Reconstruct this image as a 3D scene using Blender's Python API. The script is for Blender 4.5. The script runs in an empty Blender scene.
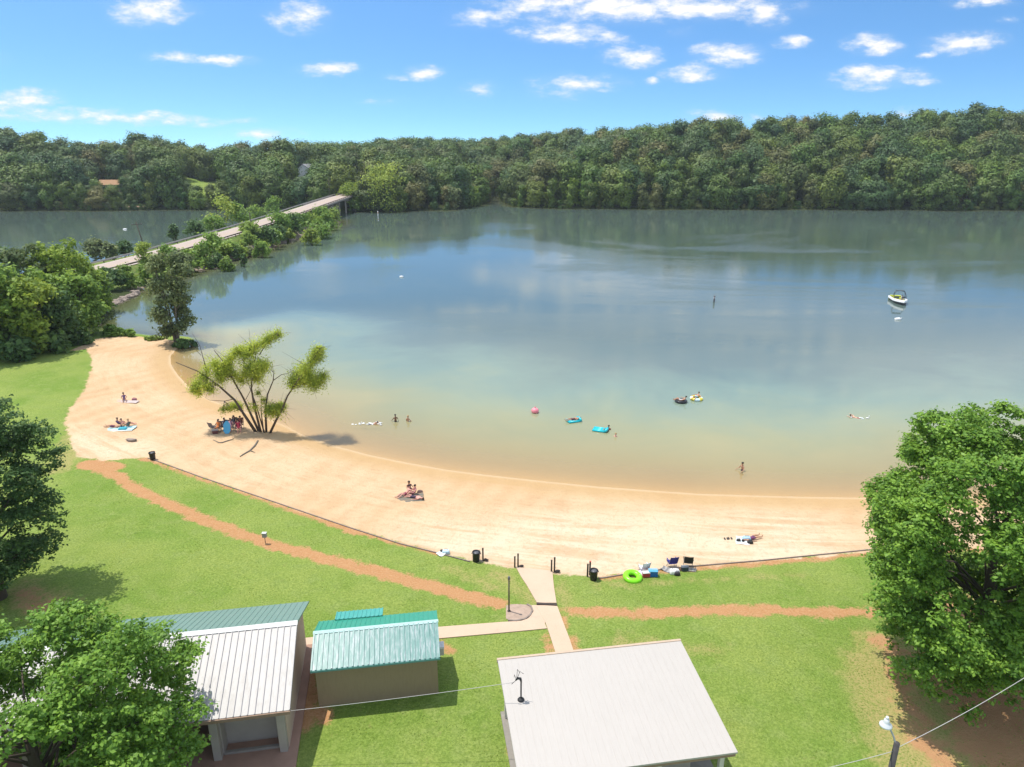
import bpy, bmesh, math, random
import numpy as np
from mathutils import Vector, Matrix
R = math.radians
rnd = random.Random(7)
rng = np.random.default_rng(11)
scene = bpy.context.scene
COL = scene.collection

# ------------------------------------------------------------------ camera
F, TH, CH = 690.0, R(18.5), 27.0
cam = bpy.data.cameras.new('camera')
camo = bpy.data.objects.new('camera', cam)
COL.objects.link(camo)
camo.location = (0, 0, CH)
camo.rotation_euler = (math.pi/2 - TH, 0, 0)
cam.sensor_width = 36
cam.lens = F/1024*36
cam.clip_start = .5
cam.clip_end = 9000
scene.camera = camo
ST, CT = math.sin(TH), math.cos(TH)

def ray(px, py):
    a, b = (px-512)/F, (383.5-py)/F
    return Vector((a, CT + b*ST, -ST + b*CT))
def un(px, py, z=0.0):
    d = ray(px, py)
    t = (CH-z)/-d.z
    return Vector((t*d.x, t*d.y, z))
def depth_at(p):
    return p[1]*CT - (p[2]-CH)*ST
def unl(pts, z=0.0):
    return [tuple(un(x, y, z)[:2]) for x, y in pts]

# ------------------------------------------------------------------ outlines of lake, sand, paths
far_shore = [(-400,213),(-100,212),(0,211),(60,210.3),(100,210.8),(160,209.6),(205,209.8),(260,210.3),(300,210),(338,212),
             (362,211.5),(395,212),(420,210),(445,210.5),(465,207.5),(480,205),(486,202),(489,197),(500,196),(507,203),(515,206.5),(530,207.5),(560,208.6),
             (600,208.5),(650,209.3),(700,209),(760,209.6),(800,209),(860,210),(905,209.4),(945,210.8),(980,210),(1024,210.3),(1120,210.5),(1300,212),(1700,216)]
beach_line = [(1500,480),(1150,492),(1024,496),(930,498),(870,498),(800,497),(700,494),(600,487),(540,481),(486,475),(447,470),
              (408,463),(369,455),(335,446),(305,436),(288,427),(268,419),(240,410),(215,402),(200,394),(188,386),(178,375),(171,364),
              (171,356),(177,349),(188,345),(196,341),(190,337),(172,335),(155,336),(125,332),(100,327),(92,322),(97,312),(115,304),(136,295),
              (141,289),(152,284),(180,276),(207,268),(222,263),(245,257),(256,252),(268,250),(276,245),(284,242),(296,239),(304,236),(318,232),(330,227),(337,222)]
lake = unl(beach_line) + [(-74,297),(-80,300),(-92,297),(-99,280),(-101,250),(-103,210),(-110,170),(-118,160),(-135,152),(-180,145),(-400,150),(-620,330)] + unl(far_shore)
sand_back = [(70,352),(86,349),(93,358),(92,370),(88,384),(79,400),(70,412),(67,425),(72,440),(76,452),(82,461),(105,463),(128,460),(150,459),(200,477),(250,494),(300,511),(350,528),
             (400,544),(440,554),(470,562),(500,568),(515,570),(552,575),(585,579),(605,578),(640,572),(700,566),(760,561),(830,554),(880,549),(1000,545),(1200,540)]
sand = unl(sand_back, .9) + unl([(1200,380),(330,330),(205,352),(180,343),(150,338),(128,337),(100,341)], .1)
ROAD = [(-150,60,2.2),(-118,105,2.2),(-98,135,2.3),(-90,160,2.8),(-83.5,205,4.4),(-81,245,5.6),(-80.6,282,6.4),(-81,318,6.9),(-80.5,350,7.4),(-73,380,8.6),(-52,412,10)]

def seg_dist(P, A, B):
    A = np.array(A); B = np.array(B); d = B-A
    t = np.clip(((P-A)@d)/max(1e-9, d@d), 0, 1)
    q = A + t[:, None]*d
    return np.hypot(P[:, 0]-q[:, 0], P[:, 1]-q[:, 1]), t
def poly_sdf(P, poly):                      # + inside
    n = len(poly); dist = np.full(len(P), 1e9); ins = np.zeros(len(P), bool)
    for i in range(n):
        a, b = poly[i], poly[(i+1) % n]
        dist = np.minimum(dist, seg_dist(P, a, b)[0])
        if a[1] != b[1]:
            c = (P[:, 1] > min(a[1], b[1])) & (P[:, 1] <= max(a[1], b[1]))
            xi = a[0] + (P[:, 1]-a[1])*(b[0]-a[0])/(b[1]-a[1])
            ins ^= c & (P[:, 0] < xi)
    return np.where(ins, dist, -dist)
def line_dist(P, pts):
    dist = np.full(len(P), 1e9)
    for a, b in zip(pts[:-1], pts[1:]):
        dist = np.minimum(dist, seg_dist(P, a[:2], b[:2])[0])
    return dist
def road_info(P):
    dist = np.full(len(P), 1e9); zz = np.zeros(len(P))
    for a, b in zip(ROAD[:-1], ROAD[1:]):
        d, t = seg_dist(P, a[:2], b[:2])
        m = d < dist
        zz = np.where(m, a[2] + t*(b[2]-a[2]), zz); dist = np.minimum(dist, d)
    return dist, zz
def sstep(a, b, x):
    t = np.clip((x-a)/(b-a), 0, 1)
    return t*t*(3-2*t)
SKY_X = [-300, 0, 45, 75, 100, 130, 150, 180, 215, 250, 300, 350, 400, 450, 500, 520, 560, 620, 680, 740, 800, 860, 920, 980, 1024, 1300]
SKY_Y = [128, 127, 128, 138, 138, 136, 129, 133, 142, 139, 137, 140, 139, 136, 136, 133, 130, 127, 123, 121, 118, 114, 112, 108, 106, 106]
def vnoise(x, y, s, seed=0):
    r = np.random.default_rng(seed); g = r.random((64, 64))
    X, Y = x/s, y/s
    i, j = np.floor(X).astype(int), np.floor(Y).astype(int)
    u, v = X-i, Y-j
    u, v = u*u*(3-2*u), v*v*(3-2*v)
    G = lambda a, b: g[a % 64, b % 64]
    return (G(i, j)*(1-u)+G(i+1, j)*u)*(1-v) + (G(i, j+1)*(1-u)+G(i+1, j+1)*u)*v - .5
def height(x, y):
    x = np.asarray(x, float).ravel(); y = np.asarray(y, float).ravel()
    P = np.stack([x, y], 1)
    d = -poly_sdf(P, lake)
    rd, rz = road_info(P)
    z = y*CT + (CH-1)*ST
    px = 512 + F*x/np.maximum(z, 1)
    near = 1.6*(1-np.exp(-np.maximum(d, 0)/13.0)) + .10*vnoise(x, y, 7, 1)*sstep(1, 6, d)
    flat = sstep(31, 27, y)*sstep(-26, -22, x)*(1-sstep(14, 20, x))
    near = near*(1-flat) + 1.5*flat
    crest_py = np.interp(px, SKY_X, SKY_Y)
    hill = 27 - 450*(ST + (crest_py-383.5)/F*CT) - 20 - 4.5*sstep(420, 300, px) - 3.0*sstep(700, 900, px)
    farm = sstep(318, 332, y)
    farh = 1.0*sstep(0, 4, d) + (hill + 5*vnoise(x, y, 45, 2))*sstep(2, 105, d)
    h = np.where(farm > .5, farh, near)
    cw = np.minimum(rz - np.maximum(rd-5.2, 0)*.5, .75*d + .2)
    h = np.where((d > 0) & (y < 400), np.maximum(h, np.where(farm > .5, np.minimum(rz - np.maximum(rd-5.2, 0)*.7, .75*d), cw)), h)
    h = np.where(rd < 5, np.minimum(h, np.where(d > 0, rz-.12, h)), h)
    slope = .3 - .215*(1-sstep(95, 190, y))*sstep(-52, -38, x)
    bed = np.maximum(-5.0, slope*np.minimum(d, 0))
    return np.where(d <= 0, bed, h), d, rd
def hz(x, y):
    return float(height([x], [y])[0][0])
def gp(px, py, it=5):
    z = .8
    for _ in range(it):
        p = un(px, py, z)
        z = max(hz(p.x, p.y), 0.0)
    return un(px, py, z)

# ------------------------------------------------------------------ materials
def mat(name):
    m = bpy.data.materials.new(name); m.use_nodes = True
    nt = m.node_tree
    return m, nt, nt.nodes, nt.links, nt.nodes['Principled BSDF']
def nod(N, t, **kw):
    n = N.new(t)
    for k, v in kw.items():
        if k.startswith('i_'):
            n.inputs[k[2:].replace('_', ' ')].default_value = v
        elif isinstance(k, str) and k[0] == 'n' and k[1:].isdigit():
            n.inputs[int(k[1:])].default_value = v
        else:
            setattr(n, k, v)
    return n
def math_(N, L, op, a, b=None, c=None, clamp=False):
    n = N.new('ShaderNodeMath'); n.operation = op; n.use_clamp = clamp
    for i, v in enumerate((a, b, c)):
        if v is None: continue
        if isinstance(v, (int, float)): n.inputs[i].default_value = v
        else: L.new(v, n.inputs[i])
    return n.outputs[0]
def mixc(N, L, fac, a, b, blend='MIX'):
    n = N.new('ShaderNodeMix'); n.data_type = 'RGBA'; n.blend_type = blend
    for i, v in ((0, fac), (6, a), (7, b)):
        if isinstance(v, (int, float)): n.inputs[i].default_value = v
        elif isinstance(v, (tuple, list)): n.inputs[i].default_value = (*v[:3], 1)
        else: L.new(v, n.inputs[i])
    return n.outputs[2]
def noise(N, L, vec, scale, detail=4, rough=.55, dist=0):
    n = N.new('ShaderNodeTexNoise'); n.inputs['Scale'].default_value = scale
    n.inputs['Detail'].default_value = detail; n.inputs['Roughness'].default_value = rough; n.inputs['Distortion'].default_value = dist
    if vec is not None: L.new(vec, n.inputs['Vector'])
    return n.outputs[0]
def geopos(N):
    return N.new('ShaderNodeNewGeometry').outputs['Position']
def smooth(N, L, x, lo, hi):
    n = N.new('ShaderNodeMapRange'); n.interpolation_type = 'SMOOTHSTEP'
    n.inputs[1].default_value = lo; n.inputs[2].default_value = hi
    L.new(x, n.inputs[0]); return n.outputs[0]
def mapping(N, L, vec, scale=(1, 1, 1), rot=(0, 0, 0)):
    n = N.new('ShaderNodeMapping'); n.inputs['Scale'].default_value = scale; n.inputs['Rotation'].default_value = rot
    L.new(vec, n.inputs[0]); return n.outputs[0]

_pm = {}
def paint(name, col, rough=.6, var=.12, metal=0, scale=6, spec=.4):
    if name in _pm: return _pm[name]
    m, nt, N, L, B = mat(name)
    n = noise(N, L, N.new('ShaderNodeTexCoord').outputs['Object'], scale, 5)
    c = mixc(N, L, n, tuple(x*(1-var*1.6) for x in col), tuple(min(1, x*(1+var)) for x in col))
    L.new(c, B.inputs['Base Color']); B.inputs['Roughness'].default_value = rough
    B.inputs['Metallic'].default_value = metal; B.inputs['Specular IOR Level'].default_value = spec
    _pm[name] = m
    return m

def leaf_mat(name, cols, trans=.35, rough=.55, vv_=.8):
    """foliage: hue by a per-leaf attribute and by object"""
    m, nt, N, L, B = mat(name)
    oi = N.new('ShaderNodeObjectInfo')
    at = N.new('ShaderNodeAttribute'); at.attribute_name = 'rnd'
    lf = N.new('ShaderNodeAttribute'); lf.attribute_name = 'leafv'
    r = math_(N, L, 'FRACT', math_(N, L, 'ADD', oi.outputs['Random'], at.outputs['Fac']))
    cr = N.new('ShaderNodeValToRGB'); cr.color_ramp.interpolation = 'LINEAR'
    e = cr.color_ramp.elements
    while len(e) < len(cols): e.new(.5)
    for i, c in enumerate(cols):
        e[i].position = i/(max(1, len(cols)-1)); e[i].color = (*c, 1)
    L.new(r, cr.inputs[0])
    k = math_(N, L, 'MULTIPLY_ADD', lf.outputs['Fac'], vv_, 1-vv_*.5)
    hs = N.new('ShaderNodeHueSaturation'); L.new(cr.outputs[0], hs.inputs['Color']); L.new(k, hs.inputs['Value'])
    L.new(math_(N, L, 'MULTIPLY_ADD', lf.outputs['Fac'], -.03, .515), hs.inputs['Hue'])
    L.new(hs.outputs[0], B.inputs['Base Color'])
    B.inputs['Roughness'].default_value = rough; B.inputs['Specular IOR Level'].default_value = .25
    tr = N.new('ShaderNodeBsdfTranslucent')
    tc = N.new('ShaderNodeHueSaturation'); tc.inputs['Value'].default_value = 1.5; tc.inputs['Hue'].default_value = .48
    L.new(hs.outputs[0], tc.inputs['Color']); L.new(tc.outputs[0], tr.inputs['Color'])
    mx = N.new('ShaderNodeMixShader'); mx.inputs[0].default_value = trans
    L.new(B.outputs[0], mx.inputs[1]); L.new(tr.outputs[0], mx.inputs[2])
    L.new(mx.outputs[0], N['Material Output'].inputs['Surface'])
    return m

def bark_mat(name, col):
    m, nt, N, L, B = mat(name)
    v = mapping(N, L, N.new('ShaderNodeTexCoord').outputs['Object'], (6, 6, 1.2))
    n = noise(N, L, v, 3, 6, .7)
    L.new(mixc(N, L, n, tuple(c*.5 for c in col), tuple(c*1.5 for c in col)), B.inputs['Base Color'])
    B.inputs['Roughness'].default_value = .9
    bp = N.new('ShaderNodeBump'); bp.inputs['Strength'].default_value = .6; L.new(n, bp.inputs['Height']); L.new(bp.outputs[0], B.inputs['Normal'])
    return m

# ------------------------------------------------------------------ mesh helpers
def link_mesh(name, me, mats, parent=None, loc=None):
    o = bpy.data.objects.new(name, me)
    for m in (mats if isinstance(mats, (list, tuple)) else [mats]): me.materials.append(m)
    COL.objects.link(o)
    if parent is not None: o.parent = parent
    if loc is not None: o.location = loc
    return o
def root_loc(o):
    p = Vector((0, 0, 0))
    while o is not None:
        p += o.location; o = o.parent
    return p
def np_mesh(name, V, Fc, attrs=None, mi=None, smooth_=False):
    """V (n,3); Fc (m,k) equal-sized faces"""
    me = bpy.data.meshes.new(name)
    n, (m, k) = len(V), Fc.shape
    me.vertices.add(n); me.vertices.foreach_set('co', np.ascontiguousarray(V, np.float32).ravel())
    me.loops.add(m*k); me.loops.foreach_set('vertex_index', np.ascontiguousarray(Fc, np.int32).ravel())
    me.polygons.add(m); me.polygons.foreach_set('loop_start', np.arange(0, m*k, k, dtype=np.int32))
    if mi is not None: me.polygons.foreach_set('material_index', np.ascontiguousarray(mi, np.int32))
    if smooth_: me.polygons.foreach_set('use_smooth', np.ones(m, bool))
    for an, (dom, arr) in (attrs or {}).items():
        a = me.attributes.new(an, 'FLOAT', dom); a.data.foreach_set('value', np.ascontiguousarray(arr, np.float32))
    me.update(calc_edges=True)
    return me
class MB:
    def __init__(s): s.v = []; s.f = []; s.m = []
    def add(s, vs, fs, mi=0):
        o = len(s.v); s.v += [tuple(v) for v in vs]
        s.f += [tuple(i+o for i in f) for f in fs]; s.m += [mi]*len(fs); return s
    def box(s, c, size, M=None, mi=0, bev=0.0, top=1.0):
        x, y, z = (q/2 for q in size); c = Vector(c)
        vs = []
        for dz in (-1, 1):
            k = top if dz > 0 else 1
            for dx, dy in ((-1, -1), (1, -1), (1, 1), (-1, 1)):
                vs.append(Vector((dx*x*k, dy*y*k, dz*z)))
        if M is not None: vs = [M @ v for v in vs]
        fs = [(3, 2, 1, 0), (4, 5, 6, 7), (0, 1, 5, 4), (1, 2, 6, 5), (2, 3, 7, 6), (3, 0, 4, 7)]
        if bev > 0:
            bm = bmesh.new()
            bv = [bm.verts.new(v) for v in vs]
            for f in fs: bm.faces.new([bv[i] for i in f])
            bmesh.ops.bevel(bm, geom=bm.edges[:], offset=bev, segments=2, affect='EDGES', profile=.5)
            bm.verts.index_update()
            r = s.add([v.co + c for v in bm.verts], [[v.index for v in f.verts] for f in bm.faces], mi)
            bm.free(); return r
        return s.add([v+c for v in vs], fs, mi)
    def tube(s, pts, rad, n=8, mi=0, cap=True):
        pts = [Vector(p) for p in pts]
        if isinstance(rad, (int, float)): rad = [rad]*len(pts)
        rings = []; prev = None
        for i, p in enumerate(pts):
            t = (pts[min(i+1, len(pts)-1)] - pts[max(i-1, 0)])
            t = t.normalized() if t.length > 1e-9 else Vector((0, 0, 1))
            if prev is None:
                a = Vector((0, 0, 1)) if abs(t.z) < .9 else Vector((1, 0, 0))
                u = t.cross(a).normalized()
            else:
                u = (prev - t*prev.dot(t)); u = u.normalized() if u.length > 1e-6 else t.orthogonal().normalized()
            prev = u; w = t.cross(u)
            rings.append([p + (u*math.cos(2*math.pi*k/n) + w*math.sin(2*math.pi*k/n))*rad[i] for k in range(n)])
        vs = [q for r in rings for q in r]; fs = []
        for i in range(len(pts)-1):
            for k in range(n):
                k2 = (k+1) % n
                fs.append((i*n+k, i*n+k2, (i+1)*n+k2, (i+1)*n+k))
        if cap: fs += [tuple(range(n))[::-1], tuple((len(pts)-1)*n+k for k in range(n))]
        return s.add(vs, fs, mi)
    def lathe(s, prof, c=(0, 0, 0), n=16, mi=0, M=None):
        c = Vector(c); vs = []; fs = []
        for r, z in prof:
            for k in range(n):
                v = Vector((r*math.cos(2*math.pi*k/n), r*math.sin(2*math.pi*k/n), z))
                vs.append((M @ v if M is not None else v) + c)
        for i in range(len(prof)-1):
            for k in range(n):
                k2 = (k+1) % n
                fs.append((i*n+k, i*n+k2, (i+1)*n+k2, (i+1)*n+k))
        if prof[0][0] > 1e-4: fs.append(tuple(range(n))[::-1])
        if prof[-1][0] > 1e-4: fs.append(tuple((len(prof)-1)*n+k for k in range(n)))
        return s.add(vs, fs, mi)
    def ell(s, c, r, nu=12, nv=8, mi=0, M=None, zmin=-1.0):
        prof = []
        for j in range(nv+1):
            a = -math.pi/2 + math.pi*j/nv
            if math.sin(a) >= zmin-1e-6: prof.append((max(1e-5, math.cos(a)), math.sin(a)))
        S = Matrix.Diagonal((r[0], r[1], r[2]))
        MM = (M.to_3x3() if M is not None else Matrix.Identity(3)) @ S
        return s.lathe(prof, c, nu, mi, MM)
    def torus(s, c, R_, r, nu=28, nv=12, mi=0, M=None, sq=1.0):
        vs = []; fs = []; c = Vector(c)
        for i in range(nu):
            a = 2*math.pi*i/nu
            for j in range(nv):
                b = 2*math.pi*j/nv
                v = Vector(((R_+r*math.cos(b))*math.cos(a), (R_+r*math.cos(b))*math.sin(a), r*sq*math.sin(b)))
                vs.append((M @ v if M is not None else v)+c)
        for i in range(nu):
            for j in range(nv):
                fs.append((i*nv+j, ((i+1) % nu)*nv+j, ((i+1) % nu)*nv+(j+1) % nv, i*nv+(j+1) % nv))
        return s.add(vs, fs, mi)
    def prism(s, poly, z0, z1, mi=0):
        n = len(poly)
        a = sum(poly[i][0]*poly[(i+1) % n][1]-poly[(i+1) % n][0]*poly[i][1] for i in range(n))
        if a < 0: poly = poly[::-1]
        g = (lambda z, p: z(p) if callable(z) else z)
        vs = [(p[0], p[1], g(z0, p)) for p in poly] + [(p[0], p[1], g(z1, p)) for p in poly]
        fs = [tuple(range(n))[::-1], tuple(range(n, 2*n))] + [(i, (i+1) % n, n+(i+1) % n, n+i) for i in range(n)]
        return s.add(vs, fs, mi)
    def build(s, name, mats, parent=None, smooth_=False, world=False, loc=None):
        me = bpy.data.meshes.new(name)
        off = root_loc(parent) if (world and parent is not None) else Vector((0, 0, 0))
        if world and parent is None and loc is not None: off = Vector(loc)
        me.from_pydata([tuple(Vector(v)-off) for v in s.v], [], s.f)
        me.polygons.foreach_set('material_index', s.m)
        if smooth_: me.polygons.foreach_set('use_smooth', [True]*len(s.f))
        me.update()
        return link_mesh(name, me, mats, parent, loc)
def tag(o, label=None, cat=None, group=None, kind=None):
    if label: o['label'] = label
    if cat: o['category'] = cat
    if group: o['group'] = group
    if kind: o['kind'] = kind
    return o
def empty(name, loc, label, cat, group=None, rz=0):
    o = bpy.data.objects.new(name, None); COL.objects.link(o)
    o.empty_display_size = .3; o.location = loc; o.rotation_euler = (0, 0, rz)
    return tag(o, label, cat, group)
def copy_tree(o, parent=None):
    c = o.copy(); COL.objects.link(c)
    if parent is not None: c.parent = parent
    for ch in list(o.children): copy_tree(ch, c)
    return c

# ------------------------------------------------------------------ ground
def polar(az_max, az_step, rows):
    az = np.radians(np.arange(-az_max, az_max+1e-6, az_step))
    rr = np.array(rows)
    RR, AZ = np.meshgrid(rr, az, indexing='ij')
    return (RR*np.sin(AZ)).ravel(), (RR*np.cos(AZ)).ravel(), len(rr), len(az)
rows = [2, 5, 8, 11]
r = 13.0
while r < 560:
    rows.append(r); r += max(.22, r*.0052)
rows += [600, 700, 900, 1300, 2000, 3500]
gx, gy, nr, na = polar(72, .3, rows)
gh, gd, grd = height(gx, gy)
far_fade = np.hypot(gx, gy) > 650
gh = np.where(far_fade, np.minimum(gh, 25), gh)
P2 = np.stack([gx, gy], 1)
a_sand = poly_sdf(P2, sand)
def path_w(pts, w, z=1.2): return w - line_dist(P2, unl(pts, z))
dirt1 = path_w([(96,466),(118,476),(140,491),(190,514),(230,530),(270,544),(330,559),(400,578),(450,592),(497,604)], .62)
dirt1 = np.maximum(dirt1, path_w([(90,464),(110,468)], 1.1))
dirt2 = path_w([(576,609),(620,612),(650,611.5),(720,608),(780,607),(830,610),(868,608),(960,600)], .5, 1.4)
strip = np.where(a_sand < 0, .62+.25*vnoise(gx, gy, 3, 5) - np.abs(a_sand), -1)
lh_x = unl([(140, 458)], .9)[0][0]
strip = np.where((gx > lh_x) & ((gx < un(440, 555, .9).x) | (gx > un(598, 578, .9).x)), strip, -1)
patch = np.maximum.reduce([path_w([(304,648),(304,690),(298,722)], .75, 1.5), path_w([(508,712),(516,760)], .16, 1.5), path_w([(547,632),(553,656)], .2, 1.5),
        path_w([(560,606),(572,640),(577,656)], .16, 1.5), path_w([(317,712),(325,722)], .35, 1.5), path_w([(441,642),(450,648)], .35, 1.5)])
a_bare = np.maximum.reduce([path_w([(885,640),(905,690),(920,730),(945,770),(985,800)], .9, 1.5), path_w([(960,620),(1000,690),(1040,760)], 3.6, 1.5), path_w([(20,590),(50,610)], .6, 1.5)])
a_dirt = np.maximum.reduce([dirt1, dirt2, strip, patch])
a_dry = np.maximum.reduce([path_w([(500,575),(520,590),(535,604)], 1.0, 1.1), path_w([(450,570),(500,590)], .8, 1.1), path_w([(70,452),(60,470)], 1.6, 1.1), path_w([(78,428),(66,445)], 1.2, 1.1),
        path_w([(560,585),(570,606)], .8, 1.2), path_w([(505,607),(515,626)], .45, 1.3), path_w([(880,670),(900,720),(915,760)], 2.3, 1.5), path_w([(620,640),(720,650)], .8, 1.4), path_w([(600,585),(800,572)], .5, 1.2)])
a_pale = np.clip(sstep(-4, 4, path_w([(455,558),(520,556),(600,560),(700,550),(780,545)], 4.6, .8)) + .8*sstep(-3, 3, path_w([(90,440),(75,455),(130,452)], 2.0, .8)) + .6*sstep(-3, 3, path_w([(560,530),(640,535)], 2.5, .7)), 0, 1)*.85
a_far = np.maximum(sstep(300, 330, gy), sstep(4.5, 9, np.where((gy < 300), 20, 0)*0))
gpx = 512 + F*gx/np.maximum(gy*CT+8, 1)
meadow = sstep(20, 12, np.abs(gpx-205))*sstep(26, 34, gd)*sstep(95, 80, gd)*(gy > 330)
a_far = a_far*(1-meadow)
woods = np.maximum(sstep(-60, -68, gx)*sstep(92, 100, gy)*(gy < 170), a_far)
cause = ((gy > 140) & (gy < 330) & (gx < -60)).astype(float)
gz_face = []
idx = np.arange(nr*na).reshape(nr, na)
faces = np.stack([idx[:-1, :-1], idx[:-1, 1:], idx[1:, 1:], idx[1:, :-1]], -1).reshape(-1, 4)
me = np_mesh('ground', np.stack([gx, gy, gh], 1), faces, dict(
    sand=('POINT', a_sand), dirt=('POINT', a_dirt), pale=('POINT', a_pale), bare=('POINT', a_bare), dry=('POINT', a_dry), woods=('POINT', woods), cause=('POINT', cause), shore=('POINT', gd)), smooth_=True)

m, nt, N, L, B = mat('ground_mat')
pos = geopos(N)
def attr(n):
    a = N.new('ShaderNodeAttribute'); a.attribute_name = n; return a.outputs['Fac']
n_big = noise(N, L, pos, .16, 4); n_mid = noise(N, L, pos, .9, 6, .65); n_fine = noise(N, L, pos, 9, 5, .7)
n_blade = noise(N, L, mapping(N, L, pos, (26, 14, 10)), 1, 3, .7)
grass = mixc(N, L, smooth(N, L, n_big, .35, .65), (.19, .295, .05), (.275, .35, .08))
grass = mixc(N, L, smooth(N, L, n_mid, .45, .70), grass, (.255, .335, .085))
grass = mixc(N, L, smooth(N, L, n_fine, .36, .66), mixc(N, L, 1, grass, (.72, .76, .66), 'MULTIPLY'), mixc(N, L, 1, grass, (1.22, 1.14, 1.25), 'MULTIPLY'))
grass = mixc(N, L, smooth(N, L, n_blade, .38, .62), mixc(N, L, 1, grass, (.84, .86, .80), 'MULTIPLY'), grass)
mow = N.new('ShaderNodeTexWave'); mow.inputs['Scale'].default_value = .16; mow.inputs['Distortion'].default_value = 3; mow.inputs['Detail'].default_value = 2
mow.inputs['Detail Scale'].default_value = .4
L.new(mapping(N, L, pos, (1, .3, 1), (0, 0, -.5)), mow.inputs[0])
grass = mixc(N, L, math_(N, L, 'MULTIPLY', smooth(N, L, mow.outputs['Fac'], .2, .9), .06), grass, (.24, .32, .08))
# dry straw-coloured turf
dryf = math_(N, L, 'ADD', attr('dry'), math_(N, L, 'MULTIPLY_ADD', n_mid, 3.2, -1.7))
dryf = math_(N, L, 'MULTIPLY', smooth(N, L, dryf, -.3, 1.2), smooth(N, L, n_fine, .3, .62))
grass = mixc(N, L, dryf, grass, (.40, .33, .13))
stray = math_(N, L, 'MULTIPLY', smooth(N, L, noise(N, L, pos, 2.3, 6, .7), .60, .72), .55)
grass = mixc(N, L, stray, grass, (.27, .27, .09))
# red clay
clay = mixc(N, L, n_mid, (.40, .185, .075), (.50, .265, .12))
clay = mixc(N, L, smooth(N, L, n_fine, .35, .8), clay, (.55, .34, .175))
df = math_(N, L, 'ADD', attr('dirt'), math_(N, L, 'MULTIPLY_ADD', n_mid, 1.7, -.85))
df = math_(N, L, 'ADD', df, math_(N, L, 'MULTIPLY_ADD', n_fine, .9, -.45))
col = mixc(N, L, smooth(N, L, df, -.16, .22), grass, clay)
bf = math_(N, L, 'ADD', attr('bare'), math_(N, L, 'MULTIPLY_ADD', noise(N, L, pos, .55, 7, .72, .4), 6.5, -3.4))
col = mixc(N, L, math_(N, L, 'MULTIPLY', smooth(N, L, bf, -1.3, .6), smooth(N, L, n_fine, .25, .6)), col, (.42, .34, .13))
col = mixc(N, L, math_(N, L, 'MULTIPLY', smooth(N, L, bf, -.2, .9), math_(N, L, 'MULTIPLY_ADD', n_fine, .6, .6, True)), col, mixc(N, L, n_mid, (.42, .20, .095), (.58, .34, .18)))
# sand
shv = N.new('ShaderNodeCombineXYZ'); L.new(attr('shore'), shv.inputs[1])
sx_ = N.new('ShaderNodeSeparateXYZ'); L.new(pos, sx_.inputs[0]); L.new(math_(N, L, 'MULTIPLY_ADD', sx_.outputs[1], -.55, math_(N, L, 'MULTIPLY', sx_.outputs[0], .8)), shv.inputs[0])
w1 = N.new('ShaderNodeTexWave'); w1.inputs['Scale'].default_value = .35; w1.inputs['Distortion'].default_value = 7; w1.inputs['Detail'].default_value = 4; w1.inputs['Detail Scale'].default_value = .5
L.new(mapping(N, L, pos, (.35, 1, 1), (0, 0, .12)), w1.inputs[0])
n_tr = noise(N, L, mapping(N, L, shv.outputs[0], (.10, 1.0, 1)), .8, 7, .7, .5)
n_sp = noise(N, L, pos, .11, 5, .6)
sandc = mixc(N, L, smooth(N, L, n_sp, .38, .62), (.60, .395, .225), (.65, .47, .295))
sandc = mixc(N, L, attr('pale'), sandc, (.74, .60, .44))
patchy = math_(N, L, 'MULTIPLY_ADD', smooth(N, L, noise(N, L, pos, .16, 5, .6), .38, .62), .55, .30)
sandc = mixc(N, L, math_(N, L, 'MULTIPLY', smooth(N, L, n_tr, .42, .64), patchy), sandc, (.52, .335, .185))
sandc = mixc(N, L, math_(N, L, 'MULTIPLY', w1.outputs['Fac'], .3), sandc, (.70, .52, .33))
prints = noise(N, L, pos, 2.6, 5, .75)
blot = noise(N, L, pos, .9, 7, .75, .3)
sandc = mixc(N, L, math_(N, L, 'MULTIPLY', smooth(N, L, blot, .50, .68), .26), sandc, (.47, .31, .165))
sandc = mixc(N, L, math_(N, L, 'MULTIPLY', smooth(N, L, prints, .50, .64), .40), sandc, (.45, .30, .17))
# damp band along the waterline
dampn = math_(N, L, 'ADD', attr('shore'), math_(N, L, 'MULTIPLY_ADD', n_tr, 4.0, -2.0))
damp = math_(N, L, 'MULTIPLY', math_(N, L, 'SUBTRACT', 1.0, smooth(N, L, dampn, 1.0, 4.0)), .72)
sandc = mixc(N, L, damp, sandc, (.50, .325, .15))
edge = math_(N, L, 'SUBTRACT', 1.0, smooth(N, L, attr('shore'), .05, .55))
sandc = mixc(N, L, math_(N, L, 'MULTIPLY', edge, .6), sandc, (.62, .47, .30))
sf = math_(N, L, 'ADD', attr('sand'), math_(N, L, 'MULTIPLY_ADD', n_mid, 1.5, -.55))
sf = math_(N, L, 'ADD', sf, math_(N, L, 'MULTIPLY_ADD', n_fine, .5, -.25))
col = mixc(N, L, smooth(N, L, sf, -.1, .25), col, sandc)
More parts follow.
